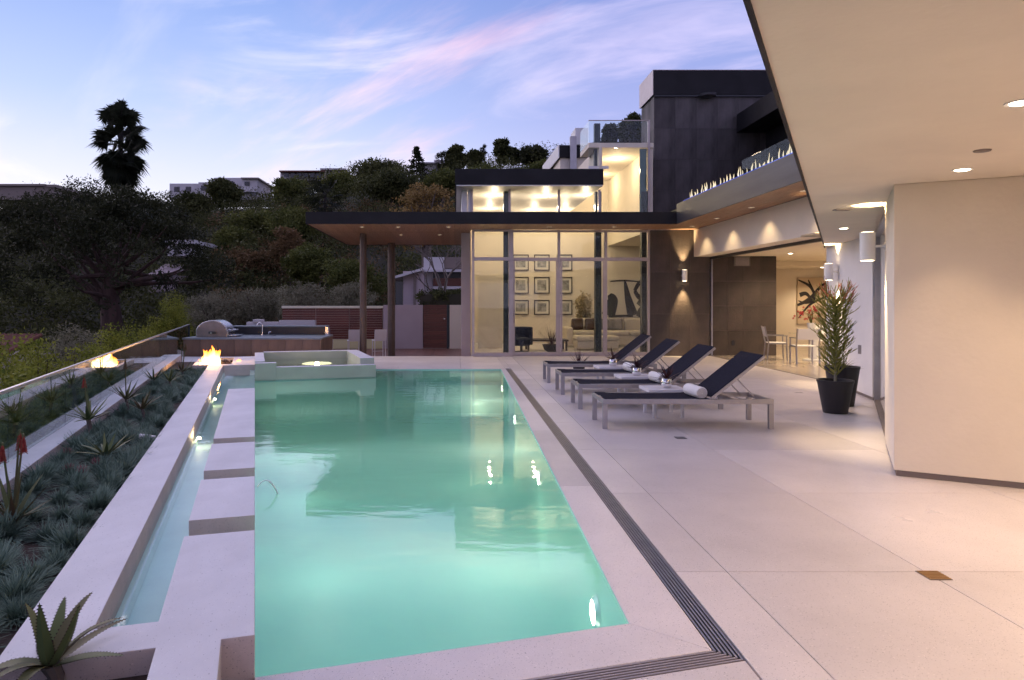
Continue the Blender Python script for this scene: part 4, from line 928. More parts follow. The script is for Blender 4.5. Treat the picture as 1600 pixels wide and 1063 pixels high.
# ================================================================== INTERIOR FURNITURE
def picture(px0, px1, py0, py1, d, label):
    t = thing('framed_picture', label, 'picture', group='framed photographs in the great room')
    x0, x1, z0, z1 = PX(px0, d), PX(px1, d), PZ(py1, d), PZ(py0, d); f = .035
    for a in ((x0, x1, z0, z0+f), (x0, x1, z1-f, z1), (x0, x0+f, z0+f, z1-f), (x1-f, x1, z0+f, z1-f)): MB().box(a[0], a[1], d-.04, d, a[2], a[3]).out('frame', M['frame'], t)
    mo = MB().box(x0+f, x1-f, d-.015, d-.002, z0+f, z1-f).out('mount', M['paper'], t); g_ = .12
    MB().box(x0+g_, x1-g_, d-.018, d-.0151, z0+g_, z1-g_).out('print', M['photo'], mo)
for r_, (a, b, rn) in enumerate(((398, 423, 'top'), (433, 459, 'middle'), (469, 492, 'bottom'))):
    for (c, d_, cn) in ((801, 826, 'left'), (834.5, 858.5, 'centre'), (870, 894, 'right')): picture(c, d_, a, b, 26.09, 'black framed photograph, %s row %s of the nine on the wall' % (rn, cn))
def stroke(mb, pts, wd, y, th=.006):
    n = len(pts); b0 = len(mb.v)
    for i, p in enumerate(pts):
        a, b = pts[max(0, i-1)], pts[min(n-1, i+1)]; tx, tz = b[0]-a[0], b[1]-a[1]; l = math.hypot(tx, tz) or 1; w_ = (wd[i] if hasattr(wd, '__len__') else wd)/2
        ox, oz = -tz/l*w_, tx/l*w_
        mb.v += [(p[0]+ox, y-th, p[1]+oz), (p[0]-ox, y-th, p[1]-oz), (p[0]+ox, y, p[1]+oz), (p[0]-ox, y, p[1]-oz)]
    for i in range(n-1):
        a, c = b0+i*4, b0+i*4+4; mb.f += [(a, a+1, c+1, c), (a, c, c+2, a+2), (a+1, a+3, c+3, c+1)]
def curve(pts, n=24):
    res = []; P = [Vector(p) for p in pts]; P = [P[0]]+P+[P[-1]]
    for i in range(1, len(P)-2):
        for k in range(n//3):
            s = k/(n//3); a, b, c, d = P[i-1], P[i], P[i+1], P[i+2]
            res.append(tuple(.5*((2*b)+(c-a)*s+(2*a-5*b+4*c-d)*s*s+(3*b-a-3*c+d)*s**3)))
    return res+[tuple(P[-2])]
def painting(px0, px1, py0, py1, d, m, strokes, label, extra=None):
    t = thing('wall_painting', label, 'painting'); x0, x1, z0, z1 = PX(px0, d), PX(px1, d), PZ(py1, d), PZ(py0, d)
    MB().box(x0, x1, d-.045, d-.003, z0, z1).out('canvas', M[m], t)
    k = MB()
    for i, (pts, wd) in enumerate(strokes): stroke(k, [(x0+(x1-x0)*p[0], z0+(z1-z0)*p[1]) for p in curve(pts)], [w_*(z1-z0) for w_ in np.interp(np.linspace(0, 1, len(curve(pts))), np.linspace(0, 1, len(wd)), wd)], d-.046-.001*i)
    k.out('brush_strokes', M['ink'], t)
    if extra:
        e = MB()
        for (cx, cz_, r) in extra: e.tube([(x0+(x1-x0)*cx, d-.047, z0+(z1-z0)*cz_), (x0+(x1-x0)*cx, d-.056, z0+(z1-z0)*cz_)], r, 9)
        e.out('red_dabs', M['red'], t)
painting(950, 1012, 437, 496, 26.09, 'canvas2', [([(.0, .05), (.10, .45), (.02, .6)], (.35, .3, .1)), ([(.42, .95), (.5, .5), (.62, .05)], (.05, .18, .30)), ([(.05, .95), (.4, .97), (.8, .94)], (.03, .05, .03)), ([(.66, .7), (.80, .92), (.92, .72), (.80, .52), (.66, .7)], (.08, .12, .1, .14, .08)), ([(.78, .3), (.9, .45), (1, .6)], (.2, .26, .12)), ([(.75, .02), (.86, .2), (.98, .05)], (.12, .2, .12)), ([(.0, .02), (.35, .04), (.62, .03)], (.05, .06, .04))], 'large abstract canvas with bold black shapes above the sofa')
painting(965, 1004, 299, 327, 26.09, 'canvas', [([(.55, .9), (.75, .97), (.9, .8), (.8, .5), (.9, .1)], (.08, .2, .22, .12, .2))], 'tan canvas with one black curve in the upper stair hall')
painting(1245, 1312, 434, 506, 24.29, 'canvas', [([(.02, .95), (.3, .8), (.4, .55), (.2, .45), (.02, .5)], (.03, .06, .05, .05, .02)), ([(.0, .40), (.3, .55), (.6, .85), (.95, .9)], (.05, .09, .05, .02)), ([(.02, .12), (.3, .42), (.7, .6), (1, .7)], (.02, .05, .04, .02)), ([(.05, .62), (.2, .65), (.35, .5)], (.10, .08, .03)), ([(.25, .95), (.34, .75), (.4, .6)], (.02, .06, .02))], 'tan abstract canvas with sweeping black strokes in the dining room')
t = thing('sofa', 'low cream corner sofa inside the glass front', 'sofa', (5.05, 24.2, 0))
MB().box(-1.0, 1.9, -.45, .5, .08, .40).out('base', M['sofa'], t, bevel=.03)
for x0 in (-.98, -.02, .94): MB().box(x0, x0+.94, -.5, .30, .405, .56).out('seat_cushion', M['sofa'], t, bevel=.06)
for x0 in (-.98, -.02, .94): MB().side([(x0, .5), (x0+.94, .5), (x0+.92, .98), (x0+.02, .98)], .28, .50).out('back_cushion', M['sofa'], t, bevel=.06)
MB().box(-1.25, -1.01, -.45, .5, .08, .68).out('armrest', M['sofa'], t, bevel=.05)
for i, (x, c, lb) in enumerate(((-.78, 'cushion', 'dark brown throw cushion at the sofa arm'), (-.30, 'cushion', 'dark brown throw cushion second from the sofa arm'), (.22, 'greyfab', 'grey throw cushion in the sofa middle'), (.6, 'greyfab', 'grey throw cushion right of the sofa middle'))):
    q = thing('throw_cushion', lb, 'cushion', (5.05+x, 24.30, .57), R(random.uniform(-8, 8))); MB().side([(-.22, 0), (.22, .02), (.20, .42), (-.20, .40)], -.06, .07).out('pad', M[c], q, bevel=.05)
t = thing('ottoman', 'cream upholstered ottoman before the sofa', 'ottoman', (4.6, 22.6, 0)); MB().box(-.7, .65, -.4, .4, .06, .30).out('base', M['sofa'], t, bevel=.03); MB().box(-.72, .67, -.42, .42, .301, .46).out('cushion', M['sofa'], t, bevel=.07)
t = thing('armchair', 'dark blue tub armchair inside the left glass bay', 'armchair', (2.05, 21.6, 0), R(20))
pr = [(.36*math.cos(a), .36*math.sin(a)) for a in np.linspace(R(-30), R(210), 14)]; inr = [(.27*math.cos(a), .27*math.sin(a)) for a in np.linspace(R(210), R(-30), 14)]
MB().prism(pr+inr, .22, .78).out('shell', M['bluefab'], t, bevel=.03, smooth=True); MB().lathe([(.26, .2), (.28, .25), (.28, .4), (.22, .45), (.001, .45)], n=22).out('seat', M['bluefab'], t, smooth=True)
MB().lathe([(.25, 0), (.25, .02), (.04, .04), (.04, .2)], n=18).out('pedestal', M['darksteel'], t, smooth=True)
t = thing('coffee_table', 'low dark coffee table with a rug beneath', 'table', (3.0, 22.4, 0)); MB().box(-.75, .6, -.4, .4, .30, .36).out('table_top', M['frame'], t, bevel=.01)
for sx in (-.68, .53):
    for sy in (-.35, .35): MB().box(sx-.03, sx+.03, sy-.03, sy+.03, .0, .299).out('leg', M['frame'], t)
t = thing('bowl_plant', 'dark bowl of twiggy stems by the sliding door', 'plant', (2.95, 21.2, 0)); MB().lathe([(.10, 0), (.24, .10), (.30, .26), (.28, .26), (.22, .12), (.001, .08)], n=26).out('bowl', M['pot'], t, smooth=True)
m = MB()
for i in range(46):
    a = i*2.4; el = R(random.uniform(45, 88)); strip_leaf(m, (0, 0, .15), (math.cos(a)*math.cos(el), math.sin(a)*math.cos(el), math.sin(el)), random.uniform(.4, .8), .016, .25, 4)
o = m.out('stems', M['spike'], t); tint_attr(o.data, 20)
INDOOR = (PX(912, 25), 25, 0)
# dining set
def dchair(x, y, rz, label):
    t = thing('dining_chair', label, 'chair', (x, y, 0), rz, group='dining chairs'); w_ = .27
    for sx in (-1, 1):
        MB().bar((sx*w_, -.24, 0), (sx*w_, -.22, .64), .03, .03).out('leg', M['alu'], t); MB().bar((sx*w_, .26, 0), (sx*w_, .22, .45), .03, .03).out('leg', M['alu'], t)
        MB().bar((sx*w_, .22, .45), (sx*w_, .32, .90), .03, .03).out('back_post', M['alu'], t); MB().bar((sx*w_, -.25, .65), (sx*w_, .27, .66), .04, .022).out('armrest', M['alu'], t)
        MB().bar((sx*(w_-.0), -.22, .44), (sx*(w_-.0), .21, .44), .025, .03).out('seat_rail', M['alu'], t)
    MB().box(-w_+.016, w_-.016, -.24, .22, .44, .465).out('seat', M['white'], t, bevel=.008)
    b = MB(); b.v = [(x_, y_, z_) for y_, z_ in ((.255, .62), (.315, .89), (.27, .62), (.33, .89)) for x_ in (-w_+.016, w_-.016)]; b.f = [(0, 1, 3, 2), (5, 4, 6, 7), (2, 3, 7, 6), (1, 0, 4, 5), (0, 2, 6, 4), (3, 1, 5, 7)]; b.out('backrest', M['white'], t)
dchair(PX(1212, 18.9), 18.9, R(75), 'white dining chair in front of the dark stone wall'); dchair(PX(1257, 17.6), 17.6, R(172), 'white dining chair seen from behind in front of the table'); dchair(PX(1292, 19.6), 19.9, R(-15), 'white dining chair behind the table by the painting')
t = thing('dining_table', 'round glass topped dining table on a white drum pedestal', 'table', (PX(1272, 18.6), 18.6, 0))
MB().lathe([(.28, 0), (.28, .02), (.10, .03), (.10, .70), (.2, .715)], n=26).out('pedestal', M['white'], t, smooth=True); MB().lathe([(.62, 0), (.62, .015)], (0, 0, .716), 36).out('table_top', M['glass'], t)
t = thing('orchid_vase', 'white vase of red orchids on the dining table', 'vase', (PX(1268, 18.6), 18.6, .732))
MB().lathe([(.08, 0), (.10, .18), (.12, .27), (.11, .27), (.09, .18), (.001, .05)], n=20).out('vase', M['white'], t, smooth=True); pe = MB(); sm_ = MB()
for i in range(9):
    a = i*.9+.4; L_ = random.uniform(.22, .42); e = Vector((math.cos(a)*.26-.12, math.sin(a)*.12, .27+L_)); sm_.tube([(0, 0, .2), (e.x*.3, e.y*.3, .27+L_*.8), tuple(e)], .006, 5)
    for k in range(4):
        c = e+Vector((random.uniform(-.09, .09), random.uniform(-.09, .09), random.uniform(-.17, .06))); r_ = .024
        for q in range(5): aa = q*1.257; pe.add([tuple(c), (c.x+r_*math.cos(aa), c.y-.01, c.z+r_*math.sin(aa)), (c.x+1.5*r_*math.cos(aa+.5), c.y-.014, c.z+1.5*r_*math.sin(aa+.5)), (c.x+r_*math.cos(aa+1), c.y-.01, c.z+r_*math.sin(aa+1))], [(0, 1, 2, 3)])
sm_.out('stems', M['mid'], t); pe.out('petals', M['red'], t, kind='stuff')
# ================================================================== PLANTING BED
def fescue(seed, n=620, h=.17):
    rg = random.Random(seed); v = []; f = []; tint = []
    for i in range(n):
        a = rg.uniform(0, 6.28); el = math.asin(rg.uniform(.05, 1)); L_ = h*rg.uniform(.8, 1.12)*(.9+.15*math.sin(a*3+seed)); w_ = .0035+rg.random()*.003
        p = Vector((rg.gauss(0, .02), rg.gauss(0, .02), 0)); d = Vector((math.cos(a)*math.cos(el), math.sin(a)*math.cos(el), math.sin(el))); sd = Vector((-math.sin(a+.5*rg.random()), math.cos(a), .3*rg.gauss(0, 1))).normalized(); b = len(v); tt = .15+.85*rg.random()
        for k in range(4):
            s = k/3; ww = w_*(1-s*.85); v += [tuple(p-sd*ww), tuple(p+sd*ww)]; tint += [tt*(.35+.65*s)]*2
            d = (d+Vector((0, 0, -.16))).normalized(); p = p+d*L_/3
        f += [(b+2*k, b+2*k+1, b+2*k+3, b+2*k+2) for k in range(3)]
    me = bpy.data.meshes.new('fescue_blades'); me.from_pydata(v, [], f); me.materials.append(M['fescue']); at = me.attributes.new('tint', 'FLOAT', 'POINT'); at.data.foreach_set('value', tint); return me
FE = [fescue(s, 640, .16+.012*(s % 3)) for s in range(5)]
spots = []
rg = random.Random(5)
def try_spot(u, v, mind):
    for a in spots:
        if (a[0]-u)**2+(a[1]-v)**2 < mind*mind: return
    spots.append((u, v))
for _ in range(6000):
    if len(spots) >= 190: break
    v = rg.uniform(1.9, 15.9); u = rg.uniform(-1.74, -1.06) if v > 3.2 else rg.uniform(-1.74, -.48)
    if 2.75 < v < 3.35 and u > -1.2: continue
    try_spot(u, v, .215 if v < 9 else .25)
fes_label = ('blue green fescue tuft in the planting bed, nearer half', 'blue green fescue tuft in the planting bed, farther half')
for i, (u, v) in enumerate(spots):
    x, y = UV(u, v); inst(FE[i % 5], 'fescue_tuft', (x, y, SO-.01), rg.uniform(0, 6), (lambda q: (q*rg.uniform(.95, 1.2), q*rg.uniform(.95, 1.2), q))(rg.uniform(.75, 1.25)), label=fes_label[0 if v < 8 else 1], cat='grass tuft', group='fescue tufts in the nearer half' if v < 8 else 'fescue tufts in the farther half')
def aloe(u, v, L_, w_, n, stalk, label, m='aloe', flower=0, up=.5, seed=0, teeth=False, fcol='aloered', rz=0, curl=False):
    rg = random.Random(seed); x, y = UV(u, v); t = thing('aloe_plant', label, 'plant', (x, y, SO), rz)
    if stalk > .02: MB().tube([(0, 0, -.02), (.02, .01, stalk*.5), (0, 0, stalk)], [w_*.7, w_*.5, w_*.55], 8).out('stem', M['greybark'], t, smooth=True)
    for i in range(n):
        a = i*2.399+rg.uniform(-.2, .2); el = R(rg.uniform(8, 35)+up*60*(i/n)); mb = MB()
        d = Vector((math.cos(a)*math.cos(el), math.sin(a)*math.cos(el), math.sin(el)))
        strip_leaf(mb, (d.x*w_*.3, d.y*w_*.3, stalk), d, L_*rg.uniform(.75, 1.15), w_*rg.uniform(.85, 1.1), rg.uniform(-.35, .55) if not curl else rg.choice((-.7, -.3, .5, 1.1, 1.6)), 7, .22)
        o = mb.out('leaf', M['aloe2' if curl and rg.random() < .4 else m], t, smooth=True); at = o.data.attributes.new('tint', 'FLOAT', 'POINT'); at.data.foreach_set('value', [rg.random()]*len(o.data.vertices))
        if teeth:
            tb_ = MB(); sv = [Vector(q) for q in mb.v]
            for k in range(0, 7):
                for e in (0, 2):
                    for j in range(3):
                        p = sv[k*4+e].lerp(sv[min(k+1, 7)*4+e], j/3); c = sv[k*4+3].lerp(sv[min(k+1, 7)*4+3], j/3); q = (p-c)
                        if q.length > .002:
                            q = q.normalized()*.0065; s_ = (sv[min(k+1, 7)*4+e]-sv[k*4+e]).normalized()*.004; tb_.add([tuple(p-s_), tuple(p+s_), tuple(p+q), tuple(p-Vector((0, 0, .003)))], [(0, 1, 2), (1, 3, 2), (3, 0, 2)])
            tb_.out('teeth', M['spike'], o, kind='stuff')
    for k in range(flower):
        a = rg.uniform(0, 6.28); H = rg.uniform(.45, .62); top = Vector((math.cos(a)*.06, math.sin(a)*.06, stalk+H))
        fs = MB().tube([(0, 0, stalk), tuple(top*.6+Vector((0, 0, stalk*.3))), tuple(top)], [.008, .007, .006], 6).out('flower_stalk', M['aloe2'], t, smooth=True); tint_attr(fs.data, 6, rg)
        fl_ = MB()
        for q in range(60):
            s = q/60; aa = q*2.4; c = top+Vector((0, 0, -.015-.10*s)); fl_.tube([tuple(c), (c.x+math.cos(aa)*.028*(.4+s*.6), c.y+math.sin(aa)*.028*(.4+s*.6), c.z-.026)], [.0045, .002], 4)
        o = fl_.out('flower_head', M[fcol], t, kind='stuff'); tint_attr(o.data, 8, rg)
def at_px(px, py, z=SO):
    x, y = G(px, py, z); return (x*EU[0]+y*EU[1], x*EV[0]+y*EV[1])
def ap(px, py, *a, **k): u, v = at_px(px, py); aloe(min(-1.04, u) if v > 3.1 else u, v, *a, **k)
ap(78, 1078, .31, .062, 12, .10, 'large toothed aloe with red edged leaves at the near planter corner', up=.95, seed=14, teeth=True, curl=True)
ap(20, 830, .34, .04, 15, .06, 'red leaved aloe with red flowers at the left picture edge', m='aloe2', flower=3, up=.9, seed=2)
ap(165, 725, .30, .04, 17, .08, 'green aloe with spreading leaves in the middle of the bed', seed=3)
ap(138, 690, .30, .045, 15, .24, 'tall stemmed aloe with a red flower spike beside the kerb', m='aloe', flower=1, seed=4, up=.6)
ap(222, 660, .30, .035, 14, .17, 'stemmed aloe leaning over the fescue near the coping', m='aloe2', seed=5)
ap(197, 650, .32, .035, 14, .22, 'dark aloe with a tall thin bud spike by the kerb', m='aloe2', flower=1, seed=6, fcol='rust')
ap(265, 615, .30, .035, 14, .20, 'upright aloe in the far half of the bed', m='aloe', seed=7, up=.8)
ap(240, 605, .32, .03, 16, .12, 'spiky aloe beside the kerb towards the fire', seed=8, up=.7)
ap(285, 592, .32, .03, 16, .14, 'spiky aloe with pink blooms just before the fire pit', m='aloe2', flower=3, seed=9, fcol='rust')
ap(115, 640, .34, .05, 14, .30, 'dark broad leaved aloe leaning against the glass rail', m='aloe2', seed=10)
for i, (px, py) in enumerate(((105, 718), (128, 748), (150, 735), (108, 745))):
    u, v = at_px(px, py); x, y = UV(u, v); t = thing('pink_succulent', 'pink rosette succulent low in the bed, %s' % ('nearest the kerb', 'front of the cluster', 'below the green aloe', 'left of the cluster')[i], 'plant', (x, y, SO), group='pink rosette succulents'); m = MB()
    for k in range(26): a = k*2.4; el = R(10+65*k/26); strip_leaf(m, (0, 0, .05), (math.cos(a)*math.cos(el), math.sin(a)*math.cos(el), math.sin(el)), .075, .022, -.2, 3, .3)
    o = m.out('rosette', mat('pink_leaf', (.30, .12, .12), .5, var=.3, scale=20), t, smooth=True); MB().tube([(0, 0, -.02), (0, 0, .05)], .012, 6).out('stem', M['greybark'], t)
t = thing('bed_spotlight', 'small white spotlight peeping over the coping in the bed', 'light', (*UV(-1.02, 8.0), SO+.06), R(100))
MB().tube([(0, 0, 0), (.0, .16, .02)], [.022, .028], 12).out('barrel', M['white'], t, smooth=True); MB().tube([(0, .05, -.08), (0, .05, 0)], .008, 6).out('stake', M['white'], t)

# ================================================================== TREES AND SHRUBS
def leaves_mesh(name, centres, per, spread, size, mt, rng, flat=1.0, aspect=.5, tint_c=None, droop=0):
    C = np.asarray(centres, float); K = len(C); sp_ = np.asarray(spread, float).reshape(-1, 1, 1) if np.ndim(spread) else spread
    off = rng.normal(size=(K, per, 3)); off /= np.linalg.norm(off, axis=2, keepdims=True)+1e-9; off *= rng.random((K, per, 1))**.45
    off[:, :, 2] *= flat; P = (C[:, None, :]+off*sp_).reshape(-1, 3); n = len(P)
    outd = off.reshape(-1, 3); a = rng.normal(size=(n, 3))*.7+outd*.8; a[:, 2] -= droop; a /= np.linalg.norm(a, axis=1, keepdims=True)+1e-9
    b = np.cross(a, rng.normal(size=(n, 3))); b /= np.linalg.norm(b, axis=1, keepdims=True)+1e-9
    sz = size*(.6+.8*rng.random((n, 1))); V = np.empty((n, 4, 3)); V[:, 0] = P; V[:, 1] = P+a*sz*.5+b*sz*aspect*.5; V[:, 2] = P+a*sz; V[:, 3] = P+a*sz*.5-b*sz*aspect*.5
    me = bpy.data.meshes.new(name); me.vertices.add(4*n); me.vertices.foreach_set('co', V.ravel()); me.loops.add(4*n); me.loops.foreach_set('vertex_index', np.arange(4*n)); me.polygons.add(n); me.polygons.foreach_set('loop_start', np.arange(n)*4); me.polygons.foreach_set('loop_total', np.full(n, 4)); me.update(calc_edges=True)
    tc = rng.random(K) if tint_c is None else tint_c
    at = me.attributes.new('tint', 'FLOAT', 'POINT'); at.data.foreach_set('value', np.repeat(np.asarray(tc, float), per*4)); me.materials.append(mt); return me
def crown_centres(rng, K, rx, ry, rz, z0, hollow=.35, lean=0, lobes=5):
    """clump centres on a few uneven lobes"""
    lc = rng.normal(size=(lobes, 3)); lc /= np.linalg.norm(lc, axis=1, keepdims=True); lc *= .45*rng.random((lobes, 1))**.4; lr = .45+.25*rng.random(lobes)
    k = rng.integers(0, lobes, K); d = rng.normal(size=(K, 3)); d /= np.linalg.norm(d, axis=1, keepdims=True); r = hollow+(1-hollow)*rng.random((K, 1))**.5
    p = lc[k]+d*r*lr[k][:, None]; p[:, 2] = np.maximum(p[:, 2], -.75)
    return p*np.array([rx, ry, rz])+np.array([0, 0, z0])
def tree_meshes(seed, H, rx, rz, K=70, per=60, size=.35, leaf='dark', bark='bark', trunk=.16, spread=.14, zc=None, flat=.7, limbs=12, splay=.5, aspect=.5, hollow=.35, lobes=6):
    rng = np.random.default_rng(seed); zc = zc if zc is not None else H-rz
    C = crown_centres(rng, K, rx, rx, rz, zc, hollow, lobes=lobes)
    crown = leaves_mesh('crown', C, per, rx*spread*2*(.6+.8*rng.random(K)), size, M[leaf], rng, flat, aspect)
    tm = MB(); fork = zc-rz*splay; j = lambda s: rng.normal()*s
    tm.tube([(0, 0, -.6), (j(.1), j(.1), fork*.5), (0, 0, fork), (j(.2), j(.2), zc+rz*.3)], [trunk*1.3, trunk, trunk*.85, trunk*.25], 8)
    for i in rng.choice(K, min(limbs, K), replace=False):
        e = C[i]; s = fork*(.75+.35*rng.random()); mid = Vector((e[0]*.5, e[1]*.5, s+(e[2]-s)*.45+rng.normal()*.2))
        tm.tube([(0, 0, s), tuple(mid), tuple(e)], [trunk*.5, trunk*.3, trunk*.08], 6)
    tr = tm.mesh('trunk', True); tr.materials.append(M[bark]); return crown, tr
def plant_tree(name, meshes, loc, rz, sc, label, cat='tree', group=None, trunkname='trunk'):
    t = thing(name, label, cat, loc, rz, group); t.scale = (sc,)*3 if not hasattr(sc, '__len__') else sc
    inst(meshes[0], 'crown', (0, 0, 0), parent=t); inst(meshes[1], trunkname, (0, 0, 0), parent=t); return t
def palm_meshes(seed, H, fl=1.5, n=46, skirt=.5, trunk=.22, blades=16):
    rng = np.random.default_rng(seed); m = MB(); tm = MB()
    tm.tube([(0, 0, -1), (.1, 0, H*.5), (0, 0, H)], [trunk*1.2, trunk, trunk], 10)
    v = []; f = []
    for i in range(n):
        s = i/n; a = i*2.399+rng.normal()*.2; el = R(78-140*s**.9)+rng.normal()*.38; z = H-s*skirt*fl*3.0+rng.normal()*fl*.16
        d = Vector((math.cos(a)*math.cos(el), math.sin(a)*math.cos(el), math.sin(el))); Lp = fl*(.55+.25*rng.random())*(1 if s < .6 else .55); p = Vector((0, 0, z)); q = p+d*Lp
        tm.tube([p, q], [.03, .015], 4); sd = d.cross(Vector((0, 0, 1))).normalized(); sd = Matrix.Rotation(rng.uniform(-1.3, 1.3), 3, d) @ sd; up = sd.cross(d)
        for k in range(blades):
            an = R(-105+210*k/(blades-1)); bd = (d*math.cos(an)+sd*math.sin(an)+up*.25).normalized(); L_ = fl*(.62+.2*rng.random())*(.75+.25*math.cos(an)); w_ = fl*.045
            pp = bd.cross(up).normalized(); m1 = q+bd*L_*.55; e = q+bd*L_+Vector((0, 0, -.28*L_)); b = len(v)
            v += [tuple(q), tuple(m1+pp*w_), tuple(e), tuple(m1-pp*w_)]; f.append((b, b+1, b+2, b+3))
    me = bpy.data.meshes.new('crown'); me.from_pydata(v, [], f); at = me.attributes.new('tint', 'FLOAT', 'POINT'); at.data.foreach_set('value', np.repeat(rng.random(len(v)//4), 4)); me.materials.append(M['palm'])
    tr = tm.mesh('trunk', True); tr.materials.append(M['palmbark']); return me, tr
def conifer_meshes(seed, H, r, tiers=13, leaf='pine'):
    rng = np.random.default_rng(seed); C = []; tm = MB(); tm.tube([(0, 0, -.6), (0, 0, H)], [.16, .03], 7)
    for i in range(tiers):
        s = i/(tiers-1); z = H*(.14+.84*s); rr_ = r*(1-s)**.85*(.8+.4*rng.random())+.08
        for k in range(max(4, int(9*(1-s)))):
            a = rng.random()*6.28; tm.tube([(0, 0, z), (rr_*math.cos(a), rr_*math.sin(a), z-rr_*.12)], [.03, .008], 4)
            for q in np.linspace(.3, 1, 4): C.append((q*rr_*math.cos(a), q*rr_*math.sin(a), z-q*rr_*.12))
    me = leaves_mesh('crown', C, 16, H*.04, H*.05, M[leaf], rng, .5); tr = tm.mesh('trunk'); tr.materials.append(M['bark']); return me, tr
def on_hill(px, d): x = PX(px, d); return (x, d, terr(x, d))
def skyline(name, kind, px, top, d, wpx, label, seed, cat='tree', leaf='dark', **k):
    """a tree of its own standing on the hill at distance d, its top and width taken from the photograph"""
    x, y, z = on_hill(px, d); H = max(2.5, PZ(top, d)-z); r = wpx/2/F*d
    if kind == 'broad': ms = tree_meshes(seed, H, r, min(H*.46, max(r*.8, H*.3)), leaf=leaf, size=.0031*d+.04, trunk=.03*H, **k)
    elif kind == 'tall': ms = tree_meshes(seed, H, r, H*.42, leaf=leaf, size=.0031*d+.04, trunk=.02*H, flat=.8, **k)
    elif kind == 'conifer': ms = conifer_meshes(seed, H, r)
    elif kind == 'palm': ms = palm_meshes(seed, H-r*.6, r*.8, 30, .25, .12, 12)
    return plant_tree(name, ms, (x, y, z), random.uniform(0, 6), 1, label, cat)
# the big spreading pine on the left
x, d = PX(172, 40), 40.0; zb = terr(x, d); rng = np.random.default_rng(21)
Hs = PZ(292, d)-zb; C = []
for i in range(230):
    a = rng.random()*6.28; q = rng.random()**.55; C.append((7.0*q*math.cos(a), 4.5*q*math.sin(a), Hs-.45-4.9*(q**2.6)*(.75+.35*rng.random())-rng.random()*2.0-(.5*math.sin(a*3))))
crown = leaves_mesh('crown', C, 95, .5+.55*rng.random(len(C)), .24, M['pine'], rng, .5, .35)
tm = MB(); tm.tube([(0, 0, -1), (.1, 0, 1.6), (-.1, .1, 3.4), (.3, 0, 5.8)], [.75, .58, .5, .22], 12)
for i in rng.choice(len(C), 24, replace=False):
    e = C[i]; s = 2.2+rng.random()*2.6; tm.tube([(0, 0, s), (e[0]*.35, e[1]*.35, s+(e[2]-s)*.35), (e[0]*.72, e[1]*.72, s+(e[2]-s)*.66-.1), tuple(e)], [.20, .13, .07, .015], 7)
tr = tm.mesh('trunk', True); tr.materials.append(M['redbark'])
plant_tree('spreading_pine', (crown, tr), (x, d, zb), 0, 1, 'huge dark spreading pine with red trunk at left beyond the glass rail')
